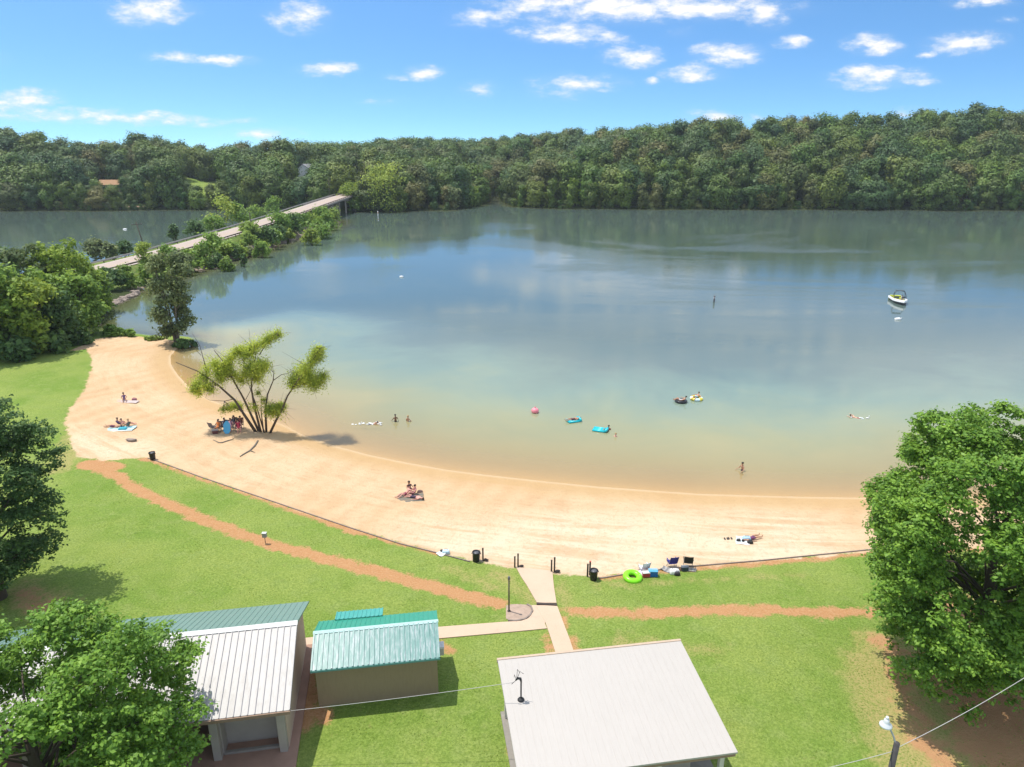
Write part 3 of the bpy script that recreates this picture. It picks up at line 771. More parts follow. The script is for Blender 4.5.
# bright sapling near the road and the yellow trees beyond the bridge
p = gp(150, 281); limb_tree('sapling', (p.x, p.y, hz(p.x, p.y)), 90, 2.9, 9.0, 4.2, 15, 1.1, 80, .5, LF_YEL, 'slender yellow green sapling beside the road at the leaning pole', trunk_r=.12, stems=2)
for i, (px, py, W, Ht, lm, lb) in enumerate([(386, 211.2, 13.5, 24, LF_YEL, 'broad yellow green tree over the water right of the bridge'),
        (357, 210.5, 8.5, 12, LF_YEL, 'low spreading green tree hiding the end of the bridge'),
        (372, 211, 6, 9.5, LF_MID, 'low green tree trailing in the lake below the yellow one'),
        (355, 211.7, 5, 9, LF_MID, 'small leafy tree against the bridge abutment'),
        (470, 207, 6, 12, LF_YEL, 'light green tree at the left side of the narrow inlet'),
        (944, 209.6, 4.2, 10.5, LF_PALE, 'single pale green tree leaning over the right far shore'),
        (588, 207.6, 6, 14, LF_MID, 'lighter green tree at the waterline in the middle of the far shore'),
        (574, 207.4, 4, 15, LF_YEL, 'slim yellow green tree at the waterline in the middle of the far shore'),
        (834, 208.6, 4, 15, LF_MID, 'slim light green tree in front of the dark right shore'),
        (452, 208.5, 6, 13, LF_OLIVE, 'olive tree at the waterline left of the inlet')]):
    p = un(px, py, .2)
    while hz(p.x, p.y) < .1 and p.y < 500: p.y += 1.0; p.x *= 1+1/p.y
    limb_tree('shore_tree', (p.x, p.y, hz(p.x, p.y)-.2), 95+i, W, Ht, .8, int(26+W*2), W*.3, 60, 1.0, lm, lb, None, shape=.5, trunk_r=.3)

# ---- the many-stemmed willow on the beach
wb = gp(262, 432); kw = depth_at(wb)/F
def wp(px, py, dy=0):
    return Vector(((px-262)*kw, dy, (432-py)*kw/math.cos(R(22))))
wc = []
rgw = np.random.default_rng(3)
for (px, py, rp) in [(210,382,8),(203,389,5),(202,396,4),(215,372,6),(227.5,364,8),(241.6,360,7),(237,372,8),(232,378,7),(246,383,6),(221,388,5),(250,352,5),(256,357,8),(263,351,7),(273,347,7),(280,343,5),(286.5,340,5.5),
        (265,369,10),(262,380,8),(255,372,8),(274.5,366,7),(315,367.5,8),(321,361,7),(326,355.6,7),(328.5,351,4),(309,373,8),(302.7,380,9),(298,385,6),(312,384,7),(321.5,383,8),(328,378.5,6),(279,410,8),(274,407,6),(284,407,5),(235,408,5),(229,408,4),(242,408,4),(259,406,5),(266,402,4),(261,395,4)]:
    wc.append((*wp(px, py, rgw.uniform(-1.0, 1.0)), rp*kw*1.38))
for c in list(wc):
    o_ = sorted(wc, key=lambda k: (Vector(k[:3])-Vector(c[:3])).length)[1:3]
    for k in o_:
        if (Vector(k[:3])-Vector(c[:3])).length < 2.2: wc.append((*(Vector(k[:3]).lerp(Vector(c[:3]), .5)), (c[3]+k[3])*.42))
    if len(wc) > 110: break
root = empty('willow_tree', wb, 'willow with many bare leaning stems standing alone on the sand', 'tree')
V, Fc, lv = leaf_cloud(rgw, [c[:3] for c in wc], [c[3] for c in wc], 520, .20, .30, .3, .05, 1.0, droop=.12)
link_mesh('crown', crown_mesh('crown', V, Fc, lv), LF_WILLOW, root)
mb = MB(); STEMS = []
for pts, r0 in [([(257,434),(247,415),(240,400),(226,385),(210,372),(190,363)], .24), ([(215,374),(212,350),(207,336)], .06), ([(213,358),(202,345)], .035), ([(238,399),(228,402),(214,401),(207,396)], .06),
        ([(259,434),(253,415),(248,398),(240,378),(236,365),(228,352)], .2), ([(250,400),(258,388),(262,380)], .05), ([(261,434),(258,405),(258,388),(262,372),(268,355)], .19), ([(262,372),(252,365),(247,351),(247,350)], .06), ([(264,368),(262,350),(261,334)], .05), ([(268,358),(275,349),(288,340)], .07),
        ([(266,434),(268,410),(272,395),(279,382),(281,372)], .18), ([(279,382),(288,376),(296,374),(303,370)], .06), ([(281,373),(280,364)], .03),
        ([(269,434),(278,420),(286,408),(293,395),(305,380),(318,366),(328,352)], .2), ([(300,386),(314,384),(330,378)], .08), ([(284,410),(280,405),(276,400)], .05), ([(263,434),(263,412),(265,396)], .12), ([(265,434),(260,400),(256,380)], .12)]:
    dy0 = rgw.uniform(-.25, .25); dy1 = rgw.uniform(-.9, .9); n = len(pts)
    P_ = [wp(x, y, (dy0 + (dy1-dy0)*i/(n-1)) if r0 > .1 else rgw.uniform(-.3, .3)) for i, (x, y) in enumerate(pts)]
    if r0 > .1: P_[0].z = -.3
    mb.tube(P_, [r0*.68*(1-.78*i/(n-1)) for i in range(n)], 7); STEMS += P_
for c in wc:
    q = Vector(c[:3])
    for _ in range(4):
        e_ = q + Vector(rgw.normal(size=3))*c[3]*.8
        s_ = min(STEMS, key=lambda p: (p-q).length + (.6 if p.z > q.z else 0))
        mb.tube([s_, s_.lerp(q, .55)+Vector((0, 0, .12)), e_], [.03, .02, .006], 5)
mb.build('trunk', MB_BARK, root, True)
# a fallen branch and roots on the sand
mb = MB(); pts = [gp(258, 441), gp(255, 446), gp(250, 451), gp(243, 455), gp(240, 457)]
mb.tube([p + Vector((0, 0, .05)) for p in pts], [.07, .09, .07, .06, .03], 6)
mb.tube([pts[2]+Vector((0, 0, .05)), gp(255, 453)+Vector((0, 0, .07))], [.05, .02], 5)
o = mb.build('driftwood_branch', MB_GREY, None, True, True, pts[2]); tag(o, 'crooked bare branch lying on the sand below the willow', 'branch')
mb = MB(); pts = [gp(213, 440), gp(219, 443), gp(222, 443), gp(228, 441), gp(234, 439)]
mb.tube([p + Vector((0, 0, .04)) for p in pts], [.02, .05, .06, .05, .02], 6)
o = mb.build('driftwood_branch', MB_GREY, None, True, True, pts[2]); tag(o, 'thin curved branch on the sand in front of the shaded group', 'branch')

# ---- short grass standing on the near lawn
rgg = np.random.default_rng(77)
n_ = 150000
gxx = rgg.uniform(-34, 30, n_); gyy = 17 + 36*rgg.random(n_)**1.25
Pg = np.stack([gxx, gyy], 1)
hh_, dd_, _r = height(gxx, gyy)
ok = (poly_sdf(Pg, sand) < -.5)
ix = np.clip(np.searchsorted(np.array(rows), np.hypot(gxx, gyy)), 1, nr-2); ia = np.clip(((np.degrees(np.arctan2(gxx, gyy))+72)/.3).round().astype(int), 0, na-1)
ok &= a_dirt.reshape(nr, na)[ix, ia] < -.25
for q in ([(516,567.5),(537,603.5),(556.5,603.5),(552.5,571.5)], [(535,605),(545,622),(559,664),(577,662),(557,605)], [(270,642.5),(543,620),(547,629),(270,654.5)], [(504,603),(536,603),(537,621),(504,622)]):
    ok &= poly_sdf(Pg, unl(q, 1.45)) < -.08
for (ox, oy, a, x0, x1, y0, y1) in [(-9.58, 23.76, 9.6, -15.6, .1, -1.7, 7.6), (-9.44, 26.35, 8.6, 0, 6.1, .3, 3.5), (.26, 20.38, 8.7, 0, 9, 0, 6.1)]:
    c_, s_ = math.cos(R(a)), math.sin(R(a)); lx_ = (gxx-ox)*c_+(gyy-oy)*s_; ly_ = -(gxx-ox)*s_+(gyy-oy)*c_
    ok &= ~((lx_ > x0) & (lx_ < x1) & (ly_ > y0) & (ly_ < y1))
clump = vnoise(gxx, gyy, .8, 9)+vnoise(gxx, gyy, 2.6, 10)
ok &= rgg.random(n_) < np.clip(.55+1.1*clump, .08, 1)
gxx, gyy, hh_ = gxx[ok], gyy[ok], hh_[ok]; n_ = len(gxx)
a = rgg.random(n_)*6.28; hgt_ = (.02+.035*rgg.random(n_))*(1+.6*vnoise(gxx, gyy, 1.4, 12)); wd = .025+.03*rgg.random(n_); la = rgg.random(n_)*6.28; ln = .07*rgg.random(n_)
p0 = np.stack([gxx, gyy, hh_-.01], 1); tx = np.stack([np.cos(a)*wd, np.sin(a)*wd, np.zeros(n_)], 1); tp = p0 + np.stack([np.cos(la)*ln, np.sin(la)*ln, hgt_], 1)
V = np.stack([p0-tx, p0+tx, tp], 1).reshape(-1, 3)
me = np_mesh('lawn_grass', V, np.arange(n_*3).reshape(n_, 3), dict(leafv=('FACE', np.clip(.5+.3*rgg.normal(size=n_), 0, 1)), rnd=('FACE', np.clip(.5+.8*vnoise(gxx, gyy, 2.2, 14)+.15*rgg.normal(size=n_), .01, .98))))
LF_GRASS = leaf_mat('grass_blade_mat', [(.19, .30, .05), (.25, .34, .07), (.27, .36, .09)], .5, .7)
o = link_mesh('lawn_grass', me, LF_GRASS); tag(o, 'short green grass of the lawn around the buildings', 'grass', kind='stuff')

# ------------------------------------------------------------------ sky and sun
w = bpy.data.worlds.new('World'); scene.world = w; w.use_nodes = True
nt = w.node_tree; N, L = nt.nodes, nt.links
bg = N['Background']
SUN_EL, SUN_AZ = R(71.5), math.atan2(-.90, .42)     # azimuth measured from +y towards +x
sky = N.new('ShaderNodeTexSky'); sky.sky_type = 'NISHITA'; sky.sun_disc = False
sky.sun_elevation = SUN_EL; sky.sun_rotation = SUN_AZ; sky.altitude = 200; sky.air_density = 1.0; sky.dust_density = 1.0; sky.ozone_density = 2.5
tc = N.new('ShaderNodeTexCoord').outputs['Generated']
# clear deep blue summer sky: the low band is looked up a little higher in the dome
sep = N.new('ShaderNodeSeparateXYZ'); L.new(tc, sep.inputs[0])
zup = math_(N, L, 'MULTIPLY_ADD', math_(N, L, 'MAXIMUM', sep.outputs[2], -.02), 2.2, .08)
cmb = N.new('ShaderNodeCombineXYZ'); L.new(sep.outputs[0], cmb.inputs[0]); L.new(sep.outputs[1], cmb.inputs[1]); L.new(zup, cmb.inputs[2])
nrmz = N.new('ShaderNodeVectorMath'); nrmz.operation = 'NORMALIZE'; L.new(cmb.outputs[0], nrmz.inputs[0])
L.new(nrmz.outputs[0], sky.inputs['Vector'])
hs = N.new('ShaderNodeHueSaturation'); hs.inputs['Saturation'].default_value = 1.12; hs.inputs['Value'].default_value = 1.0; L.new(sky.outputs[0], hs.inputs['Color'])
skyc = mixc(N, L, 1, hs.outputs[0], (1.24, 1.68, 1.80), 'MULTIPLY')
# clouds: soft lobes at directions (x/y, z/y), broken by noise
yd = math_(N, L, 'MAXIMUM', sep.outputs[1], .02)
uu = math_(N, L, 'DIVIDE', sep.outputs[0], yd); vv = math_(N, L, 'DIVIDE', sep.outputs[2], yd)
uv = N.new('ShaderNodeCombineXYZ'); L.new(uu, uv.inputs[0]); L.new(vv, uv.inputs[1])
wn = N.new('ShaderNodeTexNoise'); wn.inputs['Scale'].default_value = 14; wn.inputs['Detail'].default_value = 5; L.new(mapping(N, L, uv.outputs[0], (1, 2.2, 1)), wn.inputs['Vector'])
wv = N.new('ShaderNodeVectorMath'); wv.operation = 'MULTIPLY_ADD'; L.new(wn.outputs['Color'], wv.inputs[0]); wv.inputs[1].default_value = (.06, .024, 0); wv.inputs[2].default_value = (-.03, -.012, 0)
wa = N.new('ShaderNodeVectorMath'); wa.operation = 'ADD'; L.new(uv.outputs[0], wa.inputs[0]); L.new(wv.outputs[0], wa.inputs[1])
CLOUDS = [(148,12,36,12,1),(128,8,18,8,.7),(300,16,27,13,1),(175,57,28,5,.7),(225,58,30,5,.85),(330,70,25,7,.9),(424,72,18,7,1),(400,74,18,4,.5),(480,89,14,9,.55),(28,100,34,9,.95),(70,116,60,8,.75),(150,121,70,6,.75),(30,112,50,8,.5),(230,120,30,4,.5),
    (262,133,40,6,.55),(620,4,110,15,1),(700,8,90,10,1),(490,18,35,9,.7),(540,6,50,10,.9),(768,12,22,12,.95),(560,33,42,9,1),(610,38,20,6,.7),(632,56,25,10,1),(728,55,32,10,.95),(690,73,30,8,.9),(575,82,40,8,.8),(560,92,30,7,.35),(620,82,12,4,.4),(650,82,10,4,.6),(792,43,16,6,.9),
    (874,46,26,10,1),(964,43,34,11,1),(926,55,10,4,.8),(880,78,44,9,.9),(860,73,20,7,.8),(985,2,30,5,.9),(710,117,30,7,.55),(745,118,18,5,.4),(910,112,20,5,.5),(686,32,14,5,.35),(1010,18,14,3,.5),(380,100,20,4,.35),(1090,60,40,10,.8),(-60,60,50,10,.8),(-40,105,60,9,.9),
    (1180,30,60,14,.9),(460,-40,80,14,.9),(200,-60,90,14,.9),(820,-50,90,16,.9),(760,-45,330,26,.75),(850,-95,300,30,.7),(640,-110,120,18,.8),(620,-150,300,30,.6),(1000,-150,250,30,.6),(300,-150,120,18,.7)]
acc = None
for (px, py, rx, ry, k) in CLOUDS:
    d = ray(px, py); cu, cv = d.x/d.y, d.z/d.y
    s1 = N.new('ShaderNodeVectorMath'); s1.operation = 'SUBTRACT'; L.new(wa.outputs[0], s1.inputs[0]); s1.inputs[1].default_value = (cu, cv, 0)
    s2 = N.new('ShaderNodeVectorMath'); s2.operation = 'MULTIPLY'; L.new(s1.outputs[0], s2.inputs[0]); s2.inputs[1].default_value = (F*.93/(rx*1.25), F/(ry*1.35), 0)
    s3 = N.new('ShaderNodeVectorMath'); s3.operation = 'LENGTH'; L.new(s2.outputs[0], s3.inputs[0])
    v = math_(N, L, 'MULTIPLY', math_(N, L, 'SUBTRACT', 1.0, s3.outputs['Value']), k)
    acc = v if acc is None else math_(N, L, 'MAXIMUM', acc, v)
cn = N.new('ShaderNodeTexNoise'); cn.inputs['Scale'].default_value = 30; cn.inputs['Detail'].default_value = 7; cn.inputs['Roughness'].default_value = .62
L.new(mapping(N, L, uv.outputs[0], (1, 2.4, 1)), cn.inputs['Vector'])
cv_ = math_(N, L, 'ADD', acc, math_(N, L, 'MULTIPLY_ADD', cn.outputs[0], 2.1, -1.08))
cfac = math_(N, L, 'MULTIPLY', smooth(N, L, cv_, -.05, 1.0), math_(N, L, 'MULTIPLY', smooth(N, L, acc, 0.0, .3), .96))
veil = math_(N, L, 'MULTIPLY', smooth(N, L, acc, -.1, .7), .12)
cfac = math_(N, L, 'MAXIMUM', cfac, veil)
high = math_(N, L, 'MULTIPLY', smooth(N, L, vv, .19, .30), math_(N, L, 'MULTIPLY', smooth(N, L, noise(N, L, mapping(N, L, uv.outputs[0], (1, 1.6, 1)), 3.2, 4, .55), .28, .58), .82))  # unseen pale veil added above the view to whiten the lake's reflections
cfac = math_(N, L, 'MAXIMUM', cfac, high)
CLOUD_V = 9.2
cc = mixc(N, L, smooth(N, L, cv_, .3, .9), (CLOUD_V*.80, CLOUD_V*.86, CLOUD_V*.95), (CLOUD_V*1.05, CLOUD_V*1.02, CLOUD_V))
L.new(mixc(N, L, cfac, skyc, cc), bg.inputs[0])
bg.inputs[1].default_value = .1
sd = bpy.data.lights.new('sun', 'SUN'); sd.energy = 4.0; sd.angle = R(.53); sd.color = (1, .95, .87)
so = bpy.data.objects.new('sun', sd); COL.objects.link(so)
dirv = Vector((math.sin(SUN_AZ)*math.cos(SUN_EL), math.cos(SUN_AZ)*math.cos(SUN_EL), math.sin(SUN_EL)))
so.rotation_euler = (-dirv).to_track_quat('-Z', 'Y').to_euler()
so.location = (0, 0, 80)
vs_ = scene.view_settings
vs_.view_transform = 'Standard'; vs_.look = 'None'; vs_.exposure = 0.25; vs_.gamma = 1; vs_.use_curve_mapping = False
scene.cycles.max_bounces = 6; scene.cycles.transparent_max_bounces = 12; scene.cycles.glossy_bounces = 3; scene.cycles.diffuse_bounces = 3; scene.cycles.transmission_bounces = 4; scene.cycles.volume_bounces = 0
scene.cycles.use_denoising = True
scene.cycles.sample_clamp_indirect = 8

# summer air between here and the far woods
m, nt, N, L, B = mat('air_mat'); N.remove(B)
pv = N.new('ShaderNodeVolumePrincipled'); pv.inputs['Color'].default_value = (.80, .88, 1, 1); pv.inputs['Density'].default_value = .00012; pv.inputs['Anisotropy'].default_value = .2
L.new(pv.outputs[0], N['Material Output'].inputs['Volume'])
hb = MB().box((20, 330, 36.5), (1500, 700, 85)).build('haze', m); hb['kind'] = 'stuff'; hb['label'] = 'thin pale summer haze over the lake'
scene.cycles.volume_bounces = 0

# ------------------------------------------------------------------ road, bridge, guardrails, poles
def catmull(pts, step):
    P = [np.array(p, float) for p in pts]; P = [2*P[0]-P[1]] + P + [2*P[-1]-P[-2]]; out = []
    for i in range(1, len(P)-2):
        n = max(2, int(np.linalg.norm(P[i+1]-P[i])/step))
        for k in range(n):
            t = k/n
            out.append(.5*((2*P[i]) + (P[i+1]-P[i-1])*t + (2*P[i-1]-5*P[i]+4*P[i+1]-P[i+2])*t*t + (3*P[i]-P[i-1]-3*P[i+1]+P[i+2])*t**3))
    out.append(P[-2]); return np.array(out)
RC = catmull(ROAD, 2.0)
tg = np.gradient(RC[:, :2], axis=0); tg /= np.linalg.norm(tg, axis=1, keepdims=True)
nm_ = np.stack([tg[:, 1], -tg[:, 0]], 1)          # to the right of travel (lake side)
def ribbon(name, o0, o1, dz, m, kind='structure', i0=0, i1=None, dash=None):
    mb = MB(); i1 = i1 or len(RC)-1
    for i in range(i0, i1):
        if dash and (i//dash) % 2: continue
        q = []
        for j, o in ((i, o0), (i, o1), (i+1, o1), (i+1, o0)):
            q.append((RC[j, 0]+nm_[j, 0]*o, RC[j, 1]+nm_[j, 1]*o, RC[j, 2]+dz))
        mb.add(q, [(3, 2, 1, 0)] if o1 < o0 else [(0, 1, 2, 3)])
    o = mb.build(name, m)
    if kind: o['kind'] = kind
    return o
m, nt, N, L, B = mat('asphalt_mat'); pos = geopos(N)
n1 = noise(N, L, pos, .35, 5); n2 = noise(N, L, pos, 6, 4)
L.new(mixc(N, L, n2, mixc(N, L, n1, (.33, .255, .215), (.43, .34, .29)), (.42, .34, .29)), B.inputs['Base Color']); B.inputs['Roughness'].default_value = .9
ASPH = m
tag(ribbon('road', -4.1, 4.1, .03, ASPH), 'pale worn two lane road along the causeway', 'road')
WPAINT = paint('road_white_paint', (.72, .70, .66), .7, .1); YPAINT = paint('road_yellow_paint', (.62, .46, .12), .7, .1)
tag(ribbon('road_edge_line', -3.65, -3.53, .036, WPAINT), 'faded white edge line on the road', 'road marking')
tag(ribbon('road_edge_line', 3.53, 3.65, .036, WPAINT), 'faded white edge line on the lake side of the road', 'road marking')
tag(ribbon('road_centre_line', -.16, -.05, .036, YPAINT), 'faded yellow centre lines of the road', 'road marking')
STEEL = paint('galvanised_steel', (.42, .42, .41), .5, .2, .3); RUST = paint('weathered_rail', (.20, .15, .12), .8, .3); CONC = paint('grey_concrete', (.27, .245, .215), .9, .15)
DKWOOD = paint('dark_weathered_wood', (.085, .065, .05), .9, .3); BLACKP = paint('black_plastic', (.02, .02, .022), .45, .2)
def guard(side, lb):
    i0 = int(np.argmin(np.abs(RC[:, 1]-118))); i1 = int(np.argmin(np.abs(RC[:, 1]-372)))
    P_ = [(RC[i, 0]+nm_[i, 0]*side, RC[i, 1]+nm_[i, 1]*side, RC[i, 2]) for i in range(i0, i1)]
    root = empty('guardrail', P_[0], lb, 'guardrail', 'guardrails along the causeway road')
    mb = MB()
    for z0, z1, t in ((.42, .56, .05), (.56, .62, .02), (.62, .76, .05)):
        for a, b in zip(P_[:-1], P_[1:]):
            A, B_ = Vector(a), Vector(b); n = (B_-A).cross(Vector((0, 0, 1))).normalized()*t
            vs = [A-n+Vector((0,0,z0)), B_-n+Vector((0,0,z0)), B_+n+Vector((0,0,z0)), A+n+Vector((0,0,z0)), A-n+Vector((0,0,z1)), B_-n+Vector((0,0,z1)), B_+n+Vector((0,0,z1)), A+n+Vector((0,0,z1))]
            mb.add(vs, [(0,1,5,4), (2,3,7,6), (4,5,6,7), (3,2,1,0)])
    mb.build('rail', STEEL if side < 0 else RUST, root, world=True)
    pm = MB().box((0, 0, .28), (.14, .18, .9)); first = None
    s = 1 if side > 0 else -1
    for i in range(0, len(P_), 2):
        j = i0+i; q = Vector(P_[i]) + Vector((nm_[j, 0], nm_[j, 1], 0))*s*.16 - root.location
        if first is None:
            first = pm.build('post', DKWOOD, root); first.location = q
        else:
            c = first.copy(); COL.objects.link(c); c.parent = root; c.location = q
guard(-4.75, 'steel guardrail on the back lake side of the causeway road')
guard(4.75, 'rusty dark guardrail on the swimming lake side of the causeway road')
# bridge
ib0 = int(np.argmin(np.abs(RC[:, 1]-292))); ib1 = int(np.argmin(np.abs(RC[:, 1]-342)))
root = empty('road_bridge', tuple(RC[ib0]), 'low concrete road bridge joining the causeway to the wooded far shore', 'bridge')
def slab(mb, o0, o1, z0, z1, a=ib0, b=ib1, step=1):
    for i in range(a, b, step):
        j2 = min(i+step, b); vs = []
        for z in (z0, z1):
            for j, o in ((i, o0), (j2, o0), (j2, o1), (i, o1)): vs.append((RC[j, 0]+nm_[j, 0]*o, RC[j, 1]+nm_[j, 1]*o, RC[j, 2]+z))
        mb.add(vs, [(3, 2, 1, 0), (4, 5, 6, 7), (0, 1, 5, 4), (1, 2, 6, 5), (2, 3, 7, 6), (3, 0, 4, 7)])
mb = MB(); slab(mb, -5.1, 5.1, -.36, -.02); mb.build('deck', CONC, root, world=True)
for sgn in (-1, 1):
    mb = MB(); slab(mb, sgn*4.85, sgn*5.1, -.018, .30); mb.build('parapet', CONC, root, world=True)
for o in (-3.6, -1.2, 1.2, 3.6):
    mb = MB(); slab(mb, o-.25, o+.25, -.95, -.362); mb.build('beam', paint('dark_concrete', (.11, .10, .09), .9, .2), root, world=True)  # beams in darker concrete than the deck
for f_ in (.16, .5, .84):
    i = int(ib0 + (ib1-ib0)*f_); c = RC[i]
    Mz = Matrix.Rotation(math.atan2(nm_[i, 1], nm_[i, 0]), 3, 'Z')
    mb = MB().box((c[0], c[1], c[2]-1.3), (9, 1.0, .7), Mz)
    for o in (-3, 0, 3): mb.tube([(c[0]+nm_[i, 0]*o, c[1]+nm_[i, 1]*o, -5), (c[0]+nm_[i, 0]*o, c[1]+nm_[i, 1]*o, c[2]-1.3)], .4, 12)
    mb.build('pier', CONC, root, world=True)

def upole(px, top_py, base, Hh, lean, lb, arm=True):
    root = empty('utility_pole', base, lb, 'utility pole')
    mb = MB(); t = Vector((lean[0], lean[1], Hh)); mb.tube([(0, 0, -.5), t], [.15, .10], 8); mb.build('pole', DKWOOD, root, True)
    if arm:
        mb = MB().box(t*.93, (.12, 2.4, .14), Matrix.Rotation(-.7, 3, 'Z')); mb.build('crossarm', DKWOOD, root)
        for o in (-1.05, 0, 1.05):
            q = t*.93 + Matrix.Rotation(-.7, 3, 'Z') @ Vector((0, o, .2)); MB().lathe([(.05, -.14), (.07, 0), (.04, .12)], q, 8).build('insulator', CONC, root)
    return root, t
b = gp(148, 258); k = depth_at(b)/F
upole(148, 225, (b.x, b.y, hz(b.x, b.y)), 34*k*1.04, (-6*k, 0), 'leaning wooden utility pole with crossarm at the near end of the road')
b = gp(328, 212); k = depth_at(b)/F
pl2 = upole(328, 180, (b.x+1.5, b.y, hz(b.x+1.5, b.y)), 33*k, (0, 0), 'tall dark utility pole near the road bridge')
b = gp(250, 231); k = depth_at(b)/F
pl3 = upole(250, 213, (b.x+.5, b.y, max(1, hz(b.x+.5, b.y))), 19*k, (0, 0), 'short bare pole beside the middle of the causeway road', False)
def wire(pts, lb, cat='cable', r=.02, sag=.5, nm='overhead_cable', m=None, n=14):
    a, b = Vector(pts[0]), Vector(pts[1]); P_ = []
    for i in range(n+1):
        t = i/n; p = a.lerp(b, t); p.z -= sag*4*t*(1-t); P_.append(p)
    o = MB().tube(P_, r, 5).build(nm, m or STEEL, None, True, True, a); return tag(o, lb, cat)

# ------------------------------------------------------------------ far houses, rocks
def far_house(px, y, w, dpt, hh, roofm, wallm, lb, rz=0.0, z_up=0):
    D = y*CT + 6; x = (px-512)/F*D
    z0 = hz(x, y)+z_up
    root = empty('house', (x, y, z0), lb, 'house', None, rz)
    MB().box((0, 0, hh*.5-1), (w, dpt, hh+2)).build('wall', wallm, root)
    for sx, nn in ((-1, 'roof'), (1, 'roof')):
        a = math.atan2(dpt*.32, dpt*.56)
        mb = MB().box((0, sx*dpt*.28, hh+dpt*.16+.08), (w+1, dpt*.66, .2), Matrix.Rotation(-sx*a, 3, 'X')); mb.build('roof', roofm, root)
    mb = MB()
    for sx in (-1, 1): mb.add([(sx*w*.5, -dpt*.5, hh), (sx*w*.5, dpt*.5, hh), (sx*w*.5, 0, hh+dpt*.31)], [(0, 1, 2)])
    mb.build('gable', wallm, root)
    for i in range(2):
        wn_ = MB().box((-w*.22+i*w*.44, -dpt*.5-.03, hh*.55), (1.3, .08, 1.5)); wn_.build('window', paint('dark_glass', (.03, .04, .05), .1), root)
far_house(112, 405, 11, 8, 3.2, paint('orange_brown_roof', (.36, .20, .10), .8), paint('tan_siding', (.45, .36, .26), .8), 'long low house with orange brown roof among trees above the back lake', .1)
far_house(308, 428, 7, 7, 6.5, paint('grey_roof', (.25, .25, .27), .7), paint('white_siding', (.85, .84, .82), .7), 'white gabled house showing between treetops on the far left hill', 1.25)
ROCKM = paint('shore_rock', (.30, .24, .20), .95, .35, 0, 1.5)
REDROCK = paint('red_bank_earth', (.34, .20, .15), .95, .3, 0, 1.0)
def rock(mb, c, s, rg):
    bm = bmesh.new(); bmesh.ops.create_icosphere(bm, subdivisions=2, radius=1)
    k = rg.random(3)*6
    for v in bm.verts:
        q = 1 + .28*math.sin(v.co.x*3+k[0])*math.cos(v.co.y*2.6+k[1]) + .2*math.sin(v.co.z*4+k[2]) + .05*rg.normal(); v.co *= q
    bm.verts.index_update()
    mb.add([(c[0]+v.co.x*s[0], c[1]+v.co.y*s[1], c[2]+v.co.z*s[2]) for v in bm.verts], [[v.index for v in f.verts] for f in bm.faces]); bm.free()
rgk = np.random.default_rng(8)
mb = MB(); p = un(137, 209, 0)
for i in range(4): rock(mb, (p.x-2.4+1.8*i, p.y+rgk.normal()*.5, .2), (2.2, 1.6, 1.0+.5*(i == 1)), rgk)
tag(mb.build('rock_islet', REDROCK, None, True, True, p), 'low reddish earth mound at the waterline of the back lake', 'rock')
mb = MB()
for (x0, y0, x1, y1, n, s) in [(198,270,216,264,46,.8),(275,245,284,242,26,.8),(303,237,318,232,36,.7),(118,303,139,293,40,.55),(95,313,118,303,26,.5),(326,229,338,223,16,.9),(92,323,100,327,10,.4)]:
    for i in range(n):
        t = rgk.random(); q = un(x0+(x1-x0)*t + rgk.normal()*.8, y0+(y1-y0)*t - abs(rgk.normal())*1.6 + .5, 0)
        s_ = s*(.4+.8*rgk.random()); rock(mb, (q.x, q.y, max(0, hz(q.x, q.y))+s_*.15), (s_*1.1, s_*.9, s_*.6), rgk)
tag(mb.build('riprap_stones', ROCKM, None, False), 'grey and brown broken stones banked along the causeway shore', 'stones', kind='stuff')

